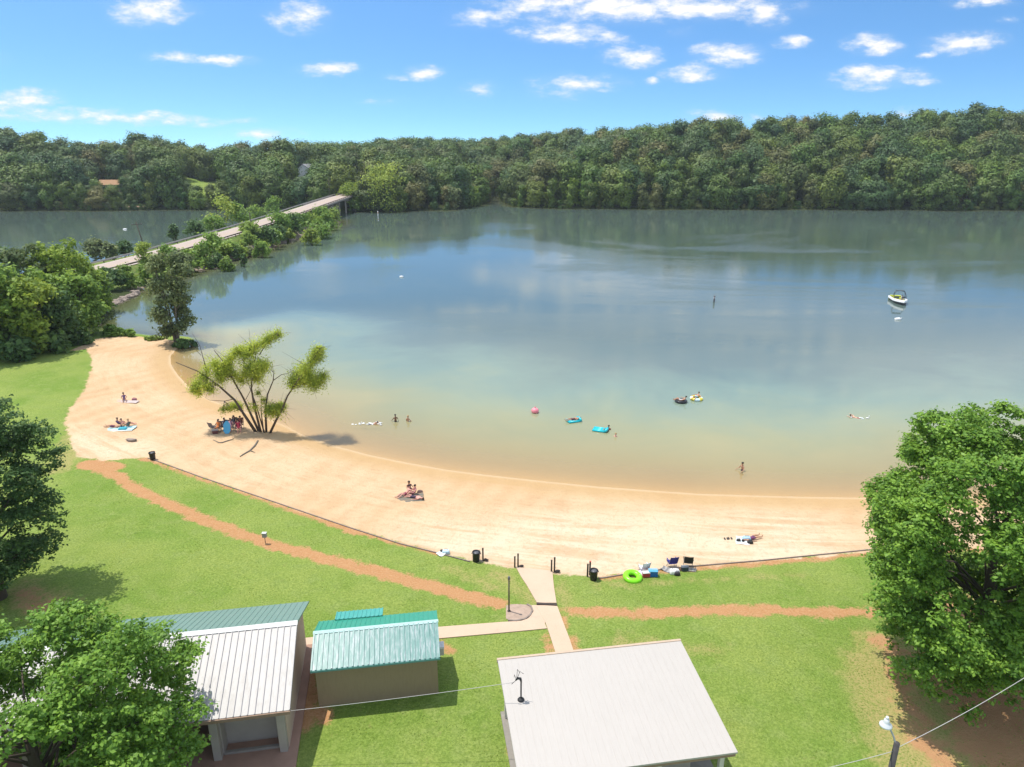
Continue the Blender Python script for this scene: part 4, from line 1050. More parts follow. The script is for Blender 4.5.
# ------------------------------------------------------------------ paths, edging
m, nt, N, L, B = mat('path_concrete_mat'); pos = geopos(N)
n1 = noise(N, L, pos, .7, 6, .65); n2 = noise(N, L, pos, 14, 4)
c = mixc(N, L, n1, (.50, .345, .24), (.61, .465, .345)); c = mixc(N, L, math_(N, L, 'MULTIPLY', n2, .4), c, (.46, .36, .27))
c = mixc(N, L, math_(N, L, 'MULTIPLY', smooth(N, L, noise(N, L, pos, 1.7, 6, .7), .58, .7), .5), c, (.42, .33, .25))
L.new(c, B.inputs['Base Color']); B.inputs['Roughness'].default_value = .9
bp = N.new('ShaderNodeBump'); bp.inputs['Strength'].default_value = .3; bp.inputs['Distance'].default_value = .02; L.new(n2, bp.inputs['Height']); L.new(bp.outputs[0], B.inputs['Normal'])
PATHM = m
def strip_mesh(name, left, right, m, dz=.06, sub=6, cross=4, lb=None, cat=None, kind='structure'):
    def res(pts):
        w = [gp(*p) for p in pts]; out = []
        for a, b in zip(w[:-1], w[1:]): out += [a.lerp(b, k/sub) for k in range(sub)]
        return out + [w[-1]]
    l, r_ = res(left), res(right); n = len(l); mb = MB(); vs = []
    for i in range(n):
        for j in range(cross+1):
            p = l[i].lerp(r_[i], j/cross); vs.append((p.x, p.y, hz(p.x, p.y)+dz))
    c1 = cross+1
    fs = [(i*c1+j, i*c1+j+1, (i+1)*c1+j+1, (i+1)*c1+j) for i in range(n-1) for j in range(cross)]
    a, b, c = Vector(vs[0]), Vector(vs[1]), Vector(vs[c1])
    if (b-a).cross(c-a).z < 0: fs = [f[::-1] for f in fs]
    k = len(vs)
    rim = [i*c1 for i in range(n)] + [(n-1)*c1+j for j in range(1, c1)] + [i*c1+cross for i in range(n-2, -1, -1)] + [j for j in range(cross-1, 0, -1)]
    vs2 = vs + [(vs[i][0], vs[i][1], vs[i][2]-.3) for i in rim]; q = len(rim)
    fs += [(rim[i], k+i, k+(i+1) % q, rim[(i+1) % q]) for i in range(q)]
    mb.add(vs2, fs); o = mb.build(name, m)
    return tag(o, lb, cat, None, kind)
strip_mesh('concrete_path', [(516,567.5),(521,577),(527,586),(537,603.5)], [(552.5,571.5),(553,579),(554,588),(556.5,603.5)], PATHM, lb='short widening concrete walk from the lawn to the beach', cat='path')
strip_mesh('concrete_path', [(535.5,606),(540,614),(545,622),(550,636),(556,655),(559,664)], [(557,606),(561,617),(565.5,629),(569,638),(574.5,654),(577,662)], PATHM, lb='straight concrete walk passing the pale pavilion', cat='path')
strip_mesh('concrete_path', [(270,642.5),(340,634.8),(439,627.5),(500,622.8),(543,620)], [(270,654.5),(340,646.6),(439,639),(500,633.5),(547,629)], PATHM, .055, lb='concrete walk running behind the green roofed shed', cat='path')
strip_mesh('concrete_path', [(531.5,605.8),(533.5,612),(528.5,619),(517,622.8)], [(537,605.6),(541,614),(545,621),(545,626)], PATHM, .05, lb='widened concrete corner where the walks meet beside the mulch bed', cat='path')
MULCH = paint('grey_mulch', (.42, .31, .24), .95, .3, 0, 3)
strip_mesh('mulch_bed', [(506,606),(512,604.5),(520,604.5),(531,605.5),(535,607)], [(506,619),(512,621),(520,621.3),(530,619),(535,613)], MULCH, .03, lb='round grey mulch bed around the slim light post', cat='ground', kind='structure')
def edging(name, pts, lb, r=.06, hgt=.10, m=DKWOOD, wd=.10):
    mb = MB(); W_ = []
    for a, b in zip(pts[:-1], pts[1:]):
        for k in range(5): W_.append(gp(a[0]+(b[0]-a[0])*k/5, a[1]+(b[1]-a[1])*k/5))
    W_.append(gp(*pts[-1])); n = len(W_); vs = []
    for i, p in enumerate(W_):
        t = (W_[min(i+1, n-1)]-W_[max(i-1, 0)]); t.z = 0; t.normalize(); s = Vector((t.y, -t.x, 0))*wd*.5
        h = hz(p.x, p.y)
        for q, z in ((p-s, -.2), (p-s, hgt), (p+s, hgt), (p+s, -.2)): vs.append((q.x, q.y, h+z))
    fs = [(i*4+j, i*4+j+1, (i+1)*4+j+1, (i+1)*4+j) for i in range(n-1) for j in range(3)] + [(0, 3, 2, 1), tuple((n-1)*4+j for j in range(4))]
    mb.add(vs, fs); return tag(mb.build(name, m, None, False, True, W_[0]), lb, 'edging')
EDGEM = paint('grey_edging', (.26, .21, .18), .9, .3)
edging('beach_edging', [(148,458.5),(152,459.5),(200,477),(250,494),(300,511),(350,528),(400,544),(440,554),(470,562)], 'low dark border between sand and lawn left of the concrete walk', .06, .07, EDGEM, .07)
edging('beach_edging', [(598,578.5),(605,578),(640,572),(700,566),(760,561),(830,554),(880,549)], 'low dark border between sand and lawn right of the concrete walk', .06, .07, EDGEM, .07)
edging('mulch_edging', [(527,605),(531,607),(532.5,611),(530,616),(525,619.5),(516,621.5),(508,621)], 'curved dark edging around the mulch bed', .05, .09, EDGEM, .09)
edging('step_riser', [(536.5,604.7),(546,605.3),(557,605.9)], 'single dark timber step across the concrete walk', .05, .12, paint('dark_step', (.06, .045, .04), .9), .16)
# ------------------------------------------------------------------ buildings
def ribbed(mb, x0, x1, y0, z0, y1, z1, t=.05, pitch=.3, rib=.035, mi=0, rw=.05):
    """metal roof sheet from (y0,z0) to (y1,z1) with standing ribs"""
    d = Vector((0, y1-y0, z1-z0)); n = Vector((1, 0, 0)).cross(d).normalized()
    if n.z < 0: n = -n
    def quadbox(a, b, h0, h1):
        vs = []
        for h in (h0, h1):
            for x, q in ((a, 0), (b, 0), (b, 1), (a, 1)):
                p = Vector((x, y0, z0)) + d*q + n*h; vs.append(p)
        fs = [(3, 2, 1, 0), (4, 5, 6, 7), (0, 1, 5, 4), (1, 2, 6, 5), (2, 3, 7, 6), (3, 0, 4, 7)]
        if d.y < 0: fs = [f[::-1] for f in fs]
        mb.add(vs, fs, mi)
    quadbox(x0, x1, -t, 0)
    k = int((x1-x0)/pitch)
    for i in range(k+1):
        x = x0 + (x1-x0)*i/k; x = min(max(x, x0+rw/2+.002), x1-rw/2-.002)
        quadbox(x-rw/2, x+rw/2, .001, rib)
def metal_mat(name, col, dirt, rough, streak=(1, .2, 1), amt=.5, bumpy=.0, metal=.0, spec=.5):  # dirt: second streak colour; on the shed's near roof it is painted glare
    m, nt, N, L, B = mat(name); oc = N.new('ShaderNodeTexCoord').outputs['Object']
    n1 = noise(N, L, mapping(N, L, oc, (5*streak[0], 5*streak[1], 5*streak[2])), 1, 6, .65); n2 = noise(N, L, oc, .8, 4)
    f = math_(N, L, 'MULTIPLY', smooth(N, L, n1, .42, .72), amt)
    c = mixc(N, L, f, col, dirt); c = mixc(N, L, math_(N, L, 'MULTIPLY', n2, .22), c, tuple(q*.75 for q in col))
    L.new(c, B.inputs['Base Color']); B.inputs['Roughness'].default_value = rough; B.inputs['Metallic'].default_value = metal; B.inputs['Specular IOR Level'].default_value = spec
    return m
GLARE_ROOF = metal_mat('glare_white_metal', (.46, .44, .42), (.36, .335, .31), .5, (1, .2, 1), .75)  # sun glare on the near slope painted as white metal, plus grey stains
TEAL_DULL = metal_mat('dull_teal_metal', (.15, .25, .215), (.20, .285, .25), .5)
TEAL = metal_mat('teal_metal', (.03, .28, .195), (.055, .31, .23), .45)
TEAL_GLARE = metal_mat('glare_streaked_teal', (.085, .235, .215), (.36, .415, .43), .4, (2.2, .10, 1), 1.0)  # pale streaks are sun glare painted into the teal
PALE_ROOF = metal_mat('pale_roof_panels', (.46, .425, .39), (.41, .378, .345), .6, (3, .3, 1), .5)
CREAM = paint('cream_trim', (.62, .58, .52), .6, .08); BRNFAS = paint('brown_fascia', (.30, .20, .14), .7, .2)
WALLGREY = paint('grey_block_wall', (.36, .32, .28), .9, .12, 0, 2); TANWALL = paint('tan_wall', (.55, .41, .32), .85, .1, 0, 2)
OLIVE = metal_mat('olive_brown_siding', (.31, .23, .135), (.25, .18, .10), .8, (2, .5, .3), .5)
REDFLOOR = paint('reddish_concrete', (.36, .22, .16), .9, .2, 0, 1.5)

def wallbox(mb, x0, x1, y0, y1, z0, z1): return mb.box(((x0+x1)/2, (y0+y1)/2, (z0+z1)/2), (x1-x0, y1-y0, z1-z0))
# long shelter, lower left
root = empty('picnic_shelter', (-9.58, 23.76, 1.5), 'long open fronted building with ribbed roof painted pale with glare and grey green rear slope', 'building', None, R(9.6))
LX, WY, RY, ZE, ZR = -15.5, 7.72, 3.86, 2.7, 4.3
mb = MB(); ribbed(mb, LX, 0, 0, ZE, RY, ZR, .06, .29, .05, 1, .03); mb.m = [0]*6 + [1]*(len(mb.f)-6); tag(mb.build('roof', [GLARE_ROOF, paint('rib_grey', (.42, .39, .39), .5, .1)], root), 'ribbed near roof slope painted white with sun glare')
mb = MB(); ribbed(mb, LX, 0, WY, ZE, RY, ZR, .06, .29, .018, 0, .03); tag(mb.build('roof', TEAL_DULL, root), 'grey green ribbed rear roof slope')
mb = MB(); mb.add([(LX, RY-.18, ZR-.03), (0.02, RY-.18, ZR-.03), (0.02, RY, ZR+.10), (LX, RY, ZR+.10), (0.02, RY+.18, ZR-.03), (LX, RY+.18, ZR-.03)], [(0, 1, 2, 3), (3, 2, 4, 5)]); mb.build('ridge_cap', paint('white_trim', (.78, .77, .75), .5, .05), root)
mb = MB(); mb.box((LX/2, -.04, ZE-.10), (-LX, .06, .16)); mb.build('fascia', BRNFAS, root)
mb = MB(); x = -.42
mb.prism([(0, 0), (1, 0), (1, 1), (0, 1)], 0, .01) if False else None
def gable(mb, x, th=.15):
    pr = [(.62, -.1), (WY-.35, -.1), (WY-.35, ZE+.05), (RY, ZR-.2), (.62, ZE+.12)]
    n = len(pr); vs = [(x-th/2, a, b) for a, b in pr] + [(x+th/2, a, b) for a, b in pr]
    mb.add(vs, [tuple(range(n))[::-1], tuple(range(n, 2*n))] + [(i, (i+1) % n, n+(i+1) % n, n+i) for i in range(n)])
gable(mb, -.42); tag(mb.build('wall', TANWALL, root), 'tan gable end wall')
mb = MB(); wallbox(mb, -3.3, -.5, 1.25, 1.4, -.1, 3.0); tag(mb.build('wall', WALLGREY, root), 'grey recessed bay wall')
mb = MB(); wallbox(mb, LX+.3, LX+.5, .6, WY-.4, -.1, 2.7); mb.build('wall', WALLGREY, root)
mb = MB(); wallbox(mb, LX+.5, -.5, WY-.5, WY-.35, -.1, 2.75); mb.build('wall', TANWALL, root)
mb = MB(); wallbox(mb, -3.3, -3.12, .62, 1.9, -.1, 2.8); mb.build('partition', WALLGREY, root)
for cx in (-3.35, -.55, -7.2, -10.8):
    mb = MB(); mb.box((cx, .52, 1.25), (.34, .34, 2.75), None, 0, .02); mb.build('column', WALLGREY, root)
mb = MB(); wallbox(mb, -3.2, -.4, .62, .76, .08, .22); mb.build('sill', CONC, root)
mb = MB(); wallbox(mb, LX, .05, -1.6, WY-.2, -.5, .1); mb.build('floor_slab', REDFLOOR, root)
house_corner = root.matrix_basis @ Vector((0, 0, ZE-.05))

# teal roofed shed
root = empty('shed', (-9.44, 26.35, 1.5), 'small olive brown shed with bright teal ribbed metal roof', 'shed', None, R(8.6))
SX, SY, SR, E_, RZ = 6.06, 3.64, 1.85, 2.5, 3.22
mb = MB(); ribbed(mb, 0, SX, 0, E_, SR, RZ, .05, .235, .045, 0, .075); tag(mb.build('roof', TEAL_GLARE, root), 'near roof slope with painted pale glare streaks')
mb = MB(); ribbed(mb, 0, SX, SY, E_, SR, RZ, .05, .235, .02, 0, .04); tag(mb.build('roof', TEAL, root), 'bright teal far roof slope')
mb = MB(); mb.add([(-.02, SR-.13, RZ-.02), (SX+.02, SR-.13, RZ-.02), (SX+.02, SR, RZ+.07), (-.02, SR, RZ+.07), (SX+.02, SR+.13, RZ-.02), (-.02, SR+.13, RZ-.02)], [(0, 1, 2, 3), (3, 2, 4, 5)]); mb.build('ridge_cap', metal_mat('pale_teal_trim', (.45, .66, .63), (.6, .75, .74), .4), root)
mb = MB(); ribbed(mb, .82, 3.25, 4.42, 2.40, 3.50, 2.62, .04, .22, .03, 0, .05); mb.build('porch_roof', metal_mat('porch_teal', (.06, .33, .29), (.12, .40, .36), .45), root)
for cx in (.95, 3.1): MB().box((cx, 4.3, 1.1), (.1, .1, 2.5)).build('porch_post', DKWOOD, root)
mb = MB()
prf = [(.42, -.2), (SY-.25, -.2), (SY-.25, E_-.02), (SR, RZ-.1), (.42, E_+.08)]
n = len(prf); vs = [(.14, a, b) for a, b in prf] + [(SX-.14, a, b) for a, b in prf]
mb.add(vs, [tuple(range(n)), tuple(range(n, 2*n))[::-1]] + [(i, n+i, n+(i+1) % n, (i+1) % n) for i in range(n)]); mb.build('wall', OLIVE, root)
MB().box((SX/2, -.02, E_-.06), (SX, .04, .10)).build('fascia', metal_mat('teal_fascia', (.10, .28, .25), (.2, .35, .33), .5), root)
MB().box((-.0+.13, SY*.5, .9), (.04, .95, 1.95)).build('door', paint('brown_door', (.16, .12, .09), .6), root)
ac = MB().box((SX+.08, 1.5, 1.72), (.30, .42, .40), None, 0, .02).build('cooling_unit', paint('unit_grey', (.55, .52, .48), .5), root)
MB().box((SX+.08, 1.5, 1.99), (.34, .46, .12), None, 0, .02).build('cooling_unit_top', paint('unit_white', (.8, .8, .8), .5), root)
MB().box((SX+.0, 1.5, 1.48), (.28, .05, .06)).build('unit_stand', paint('unit_dark', (.12, .12, .12), .7), root)

# pale pavilion
root = empty('pavilion', (.26, 20.38, 1.5), 'open pavilion with flat pale panelled roof and a wiring mast on it', 'pavilion', None, R(8.7))
PX, PY, PN, PF = 8.98, 6.16, 2.5, 3.0
mb = MB(); ribbed(mb, 0, PX, 0, PN, PY, PF, .09, .30, .007, 0, .02); mb.build('roof', PALE_ROOF, root)
mb = MB(); wallbox(mb, -.02, PX+.02, PY+.002, PY+.13, PF-.16, PF+.03); mb.build('fascia', paint('tan_fascia', (.50, .38, .28), .7), root)
mb = MB(); wallbox(mb, .05, PX-.05, .05, .12, PN-.26, PN-.095); mb.build('beam', BRNFAS, root)
for cx in (.35, 3.1, 5.85, 8.55):
    for cy in (.45, 5.7):
        mb = MB(); mb.box((cx, cy, 1.2), (.2, .2, 2.5+.04*cy), None, 0, .015); mb.build('post', CREAM, root)
mb = MB(); wallbox(mb, 2.0, 7.6, 1.2, 1.38, -.1, 2.35); mb.build('wall', WALLGREY, root)
mb = MB(); wallbox(mb, .1, PX-.1, .1, PY-.1, -.4, .08); mb.build('floor_slab', CONC, root)
q = un(521, 699, 4.35); lq = root.matrix_basis.inverted() @ q
lz = PN + (PF-PN)*lq.y/PY
mast = MB(); mast.tube([(lq.x, lq.y, lz-.2), (lq.x, lq.y, lz+1.0)], .035, 8); mast.tube([(lq.x, lq.y, lz+1.0), (lq.x-.03, lq.y, lz+1.14), (lq.x-.15, lq.y, lz+1.18), (lq.x-.24, lq.y, lz+1.08)], [.045, .06, .055, .03], 8)
mast = mast.build('service_mast', BLACKP, root)
MB().lathe([(.16, 0), (.13, .05), (.05, .10)], (lq.x, lq.y, lz+.01), 12).build('mast_flashing', BLACKP, mast)
mb = MB()
for (dx, dy, dz) in [(-.30, .1, 1.30), (.12, .12, 1.42), (-.42, -.05, 1.02), (-.05, .2, 1.48)]: mb.tube([(lq.x-.2, lq.y, lz+1.1), (lq.x+dx*.6-.1, lq.y+dy, lz+dz), (lq.x+dx, lq.y+dy*.5, lz+dz-.1)], .012, 5)
mb.build('loose_wires', BLACKP, mast)
mast_top = root.matrix_basis @ Vector((lq.x-.3, lq.y, lz+.98))
GREYCABLE = paint('grey_cable', (.46, .44, .42), .7)
wire([house_corner, mast_top], 'pale service cable strung from the long shelter to the pavilion mast', r=.011, sag=.06, m=GREYCABLE)

# lamp post, bottom right
p = un(897, 743, 7.0)
root = empty('lamp_post', (p.x, p.y, hz(p.x, p.y)), 'dark wooden lamp post with curved arm and pale lamp head', 'lamp post')
hh = 7.0-root.location.z
MB().tube([(0, 0, -.6), (0, 0, hh)], [.12, .10], 12).build('pole', paint('tarred_pole', (.07, .065, .065), .85, .25), root, True)
e = un(886, 724, 7.55) - root.location
arm = MB().tube([(0, 0, hh-.45), (0-.02, 0.03, hh-.1), (e.x*.3, e.y*.3, hh+.18), (e.x*.75, e.y*.75, hh+.5), (e.x, e.y, e.z+.05)], .035, 8).build('arm', STEEL, root, True)
lh = MB().lathe([(.02, .24), (.09, .20), (.10, .10), (.12, .04), (.21, -.02), (.22, -.07), (.19, -.09)], e, 16).build('lamp_head', paint('lamp_grey', (.62, .64, .64), .4), root, True)
MB().lathe([(.05, .24), (.055, .32), (.0, .34)], e, 10).build('photocell', paint('lamp_white', (.8, .8, .8), .4), lh, True)
a = Vector((p.x, p.y, 6.75))
wire([a, un(1075, 645, 8.6)], 'pale cable rising from the lamp post towards the big tree at right', r=.012, sag=.25, m=GREYCABLE)
wire([a + Vector((0, 0, -.1)), un(720, 785, 5.2)], 'thin pale cable running left from the lamp post over the lawn', r=.012, sag=.2, m=GREYCABLE)

# slim light post, number post, gate posts
p = gp(509, 611.5); k = depth_at(p)/F
root = empty('light_post', (p.x, p.y, p.z), 'slim dark post standing in the round mulch bed', 'light post')
MB().tube([(0, 0, -.2), (0, 0, 2.15)], [.05, .04], 10).build('pole', paint('dark_bronze', (.07, .055, .05), .6), root, True)
MB().lathe([(.045, 2.15), (.07, 2.2), (.075, 2.36), (.04, 2.42), (0, 2.43)], (0, 0, 0), 12).build('lamp_head', paint('dark_bronze2', (.16, .16, .16), .5), root, True)
MB().lathe([(.11, 0), (.10, .06), (.05, .1)], (0, 0, 0), 12).build('base', paint('dark_bronze', (.07, .055, .05), .6), root, True)
p = gp(265.5, 543.5)
root = empty('barbecue_grill', (p.x, p.y, p.z), 'small grey grill box on a dark post beside the red path', 'grill')
root.scale = (.68, .68, .9)
MB().tube([(0, 0, -.2), (0, 0, .55)], .035, 8).build('post', DKWOOD, root, True)
MB().box((0, 0, .74), (.42, .32, .36), None, 0, .03).build('firebox', paint('grill_grey', (.30, .29, .31), .5), root)
MB().box((0, 0, .94), (.46, .36, .035), None, 0, .01).build('grate', paint('grill_pale', (.62, .64, .60), .45), root)
def gate_post(px, py, h, lb, cap=None, foot=True):
    p = gp(px, py)
    root = empty('gate_post', (p.x, p.y, p.z), lb, 'post', 'dark posts where the lawn meets the sand')
    root.scale = (.85, .85, .9)
    mb = MB(); mb.box((0, 0, h/2-.2), (.12, .12, h+.4), None, 0, .012); mb.build('post_shaft', DKWOOD, root)
    MB().box((0, 0, h+.025), (.14, .14, .05), None, 0, .012).build('post_cap', cap or DKWOOD, root)
    if foot:
        mb = MB(); rock(mb, (.24, -.05, .08), (.17, .13, .12), rgk); mb.build('footing', paint('dark_footing', (.09, .07, .06), .9), root)
gate_post(483, 560.5, 1.0, 'single dark post just right of the leftmost barrel by the concrete walk')
gate_post(514.8, 567.2, .85, 'shorter post of the pair at the left corner of the walk', None, False)
gate_post(518, 566.8, 1.05, 'taller post of the pair at the left corner of the walk')
gate_post(551.4, 572, .95, 'shorter post of the pair at the right corner of the walk', None, False)
gate_post(554.4, 571.8, 1.15, 'taller post of the pair at the right corner of the walk')
gate_post(587.4, 576.5, .98, 'dark post standing left of the barrel by the green tube', None, False)
gate_post(589.7, 575, 1.1, 'red topped post behind the barrel by the green tube', paint('red_cap', (.55, .06, .05), .5), False)
def barrel(px, py, lb, tilt=0):
    p = gp(px, py)
    root = empty('trash_barrel', (p.x, p.y, p.z), lb, 'trash barrel', 'black trash barrels along the back of the beach')
    root.scale = (.78, .78, .84)
    M_ = Matrix.Rotation(tilt, 3, 'Y')
    MB().lathe([(.26, 0), (.29, .03), (.31, .40), (.34, .78), (.36, .80), (.36, .84), (.31, .84), (.30, .70), (.0, .62)], (0, 0, 0), 20, 0, M_).build('barrel_body', BLACKP, root, True)
    for s in (-1, 1): MB().box(M_ @ Vector((s*.38, 0, .70)), (.06, .16, .05), M_, 0, .01).build('handle', BLACKP, root)
    MB().ell((.02, 0, .72), (.27, .27, .12), 10, 6).build('bag', paint('bin_bag', (.10, .10, .11), .4), root, True)
barrel(476, 561, 'black trash barrel left of the concrete walk', .05)
barrel(593.5, 579.5, 'black trash barrel with posts behind it right of the concrete walk')
barrel(153, 459.5, 'black trash barrel alone at the far left corner of the beach')
# ------------------------------------------------------------------ people
SKINS = {'light': (.62, .36, .25), 'tan': (.45, .24, .15), 'brown': (.20, .10, .06), 'pink': (.66, .34, .27)}
def skin_mesh(verts, edges, root=0):
    bm = bmesh.new(); sk = bm.verts.layers.skin.verify()
    bv = []
    for i, (p, r) in enumerate(verts):
        v = bm.verts.new(p); d = v[sk]; d.radius = (r, r) if not isinstance(r, tuple) else r; d.use_root = (i == root); bv.append(v)
    for a, b in edges: bm.edges.new((bv[a], bv[b]))
    me = bpy.data.meshes.new('tmp'); bm.to_mesh(me); bm.free()
    o = bpy.data.objects.new('tmp', me); COL.objects.link(o)
    s = o.modifiers.new('s', 'SKIN'); s.use_smooth_shade = True; s.branch_smoothing = .3
    ss = o.modifiers.new('u', 'SUBSURF'); ss.levels = 1; ss.render_levels = 1
    dg = bpy.context.evaluated_depsgraph_get(); dg.update()
    out = bpy.data.meshes.new_from_object(o.evaluated_get(dg))
    bpy.data.objects.remove(o); bpy.data.meshes.remove(me); return out
def body(pelvis, chest, neck, head, kn, ft, el, ha, sh=.18, hipw=.1):
    P = Vector
    pel, che, nec, hed = P(pelvis), P(chest), P(neck), P(head)
    up = (nec-pel).normalized(); side = P((1, 0, 0)); fw = side.cross(up); fw = fw if fw.y > 0 else -fw
    hd_up = (hed-nec).normalized()
    v = [(pel, (.15, .115)), (pel.lerp(che, .5), (.125, .095)), (che, (.155, .105)), (nec, .06), (hed-hd_up*.04, .082), (hed+hd_up*.07, .098), (hed+hd_up*.14, .06)]
    e = [(0, 1), (1, 2), (2, 3), (3, 4), (4, 5), (5, 6)]
    for s, K, Ft in ((-1, kn[0], ft[0]), (1, kn[1], ft[1])):
        i = len(v); K, Ft = P(K), P(Ft); hip = pel + side*s*hipw
        toe = Ft + ((Ft-K).normalized()*.02 + (fw*.17 if abs((Ft-K).normalized().dot(fw)) < .8 else P((0, 0, .17))))
        v += [(hip.lerp(K, .35), .083), (K, .058), (K.lerp(Ft, .4), .055), (Ft, .038), (toe, .028)]
        e += [(0, i), (i, i+1), (i+1, i+2), (i+2, i+3), (i+3, i+4)]
    for s, E_, Hn in ((-1, el[0], ha[0]), (1, el[1], ha[1])):
        i = len(v); E_, Hn = P(E_), P(Hn); sp_ = che.lerp(nec, .55) + side*s*sh
        d = (Hn-E_).normalized(); q = d.orthogonal().normalized()
        v += [(sp_, .06), (sp_.lerp(E_, .5), .046), (E_, .038), (Hn, .026), (Hn+d*.08, (.036, .018)), (Hn+d*.16+q*.02, (.022, .012))]
        e += [(2, i), (i, i+1), (i+1, i+2), (i+2, i+3), (i+3, i+4), (i+4, i+5)]
    # nose and ears
    j = len(v); v += [(hed+hd_up*.03+fw*.085, .018)]; e += [(5, j)]
    return v, e, hed, hd_up, fw, pel, che, nec
POSES = {
 'sit': body((0,0,.12), (0,-.10,.48), (0,-.10,.64), (0,-.07,.78), [(-.14,.42,.42),(.15,.44,.40)], [(-.14,.70,.06),(.16,.74,.06)], [(-.28,.10,.38),(.28,.10,.36)], [(-.16,.34,.42),(.16,.36,.40)]),
 'sit_lean': body((0,0,.12), (0,-.22,.44), (0,-.30,.58), (0,-.31,.73), [(-.12,.42,.30),(.13,.44,.26)], [(-.13,.80,.06),(.14,.84,.06)], [(-.27,-.38,.28),(.27,-.38,.28)], [(-.28,-.46,.06),(.28,-.46,.06)]),
 'chair': body((0,0,.44), (0,-.16,.80), (0,-.20,.96), (0,-.18,1.10), [(-.13,.42,.48),(.13,.42,.48)], [(-.14,.50,.08),(.14,.50,.08)], [(-.29,.0,.66),(.29,.0,.66)], [(-.2,.26,.60),(.2,.26,.60)]),
 'lie': body((0,0,.13), (0,-.42,.14), (0,-.58,.14), (0,-.74,.15), [(-.12,.44,.16),(.12,.44,.16)], [(-.14,.86,.06),(.15,.86,.06)], [(-.30,-.24,.1),(.30,-.24,.1)], [(-.34,.02,.06),(.34,.02,.06)]),
 'stand': body((0,0,.95), (0,0,1.30), (0,0,1.47), (0,.02,1.61), [(-.11,.03,.52),(.11,.02,.52)], [(-.12,0,.07),(.12,0,.07)], [(-.27,.03,1.12),(.27,.03,1.12)], [(-.28,.15,.90),(.28,.15,.90)]),
 'wade': body((0,0,.95), (0,0,1.30), (0,0,1.47), (0,.02,1.61), [(-.11,.03,.52),(.11,.02,.52)], [(-.12,0,.07),(.12,0,.07)], [(-.29,.10,1.14),(.29,.10,1.14)], [(-.34,.32,1.06),(.34,.32,1.06)]),
 'swim': body((0,0,-.10), (0,.42,-.03), (0,.58,.02), (0,.73,.09), [(-.12,-.44,-.14),(.12,-.44,-.12)], [(-.15,-.86,-.10),(.14,-.86,-.06)], [(-.34,.72,.0),(.36,.62,.05)], [(-.22,1.0,.03),(.44,.92,.08)]),
 'float': body((0,0,.10), (0,-.34,.30), (0,-.46,.42), (0,-.50,.57), [(-.15,.44,.34),(.15,.44,.34)], [(-.17,.78,.10),(.17,.80,.08)], [(-.42,-.20,.34),(.42,-.20,.34)], [(-.56,.06,.32),(.56,.06,.32)]),
}
_pm_cache = {k: skin_mesh(v[0], v[1]) for k, v in POSES.items()}
def person(pose, loc, rz, skin, suit, hair, lb, group=None, top=False, s=1.0, long_hair=False):
    v, e, hed, hu, fw, pel, che, nec = POSES[pose]
    me = _pm_cache[pose].copy(); me.name = 'person'; me.materials.clear()
    sm = paint('skin_'+skin, SKINS[skin], .55, .06); cm = paint('cloth_%d_%d_%d' % tuple(int(c*100) for c in suit), suit, .8, .1)
    me.materials.append(sm); me.materials.append(cm)
    k0 = Vector(v[7][0]); k1 = Vector(v[12][0])
    for p in me.polygons:
        c = p.center; t = (c-pel).dot((nec-pel).normalized())
        inner = (c - (pel+(nec-pel).normalized()*t)).length
        hipz = min((c-pel).length, (c-k0).length+.06, (c-k1).length+.06)
        in_suit = hipz < .2
        if top: in_suit = in_suit or (0 < t < (nec-pel).length*.93 and inner < .21)
        p.material_index = 1 if in_suit else 0; p.use_smooth = True
    o = bpy.data.objects.new('person', me); COL.objects.link(o)
    o.location = loc; o.rotation_euler = (0, 0, rz); o.scale = (s, s, s)
    tag(o, lb, 'person', group)
    mb = MB(); zz = hu; xx = Vector((1, 0, 0)); yy = zz.cross(xx).normalized()
    if yy.dot(fw) < 0: yy = -yy
    M_ = Matrix((xx, yy, zz)).transposed()
    mb.ell(hed+hu*.075-fw*.02, (.112, .118, .108), 12, 8, 0, M_, -.25)
    if long_hair: mb.tube([hed+hu*.06-fw*.09, hed-hu*.08-fw*.11, hed-hu*.26-fw*.10], [.09, .08, .03], 8)
    mb.build('hair', paint('hair_%d' % int(hair[0]*1000), hair, .6), o, True)
    return o
DARKH, BRNH, BLDH = (.02, .015, .012), (.07, .04, .022), (.38, .25, .11)
def on(px, py, dz=0.0): 
    p = gp(px, py); return Vector((p.x, p.y, hz(p.x, p.y)+dz))
def wat(px, py, z=0.0): return un(px, py, 0) + Vector((0, 0, z))

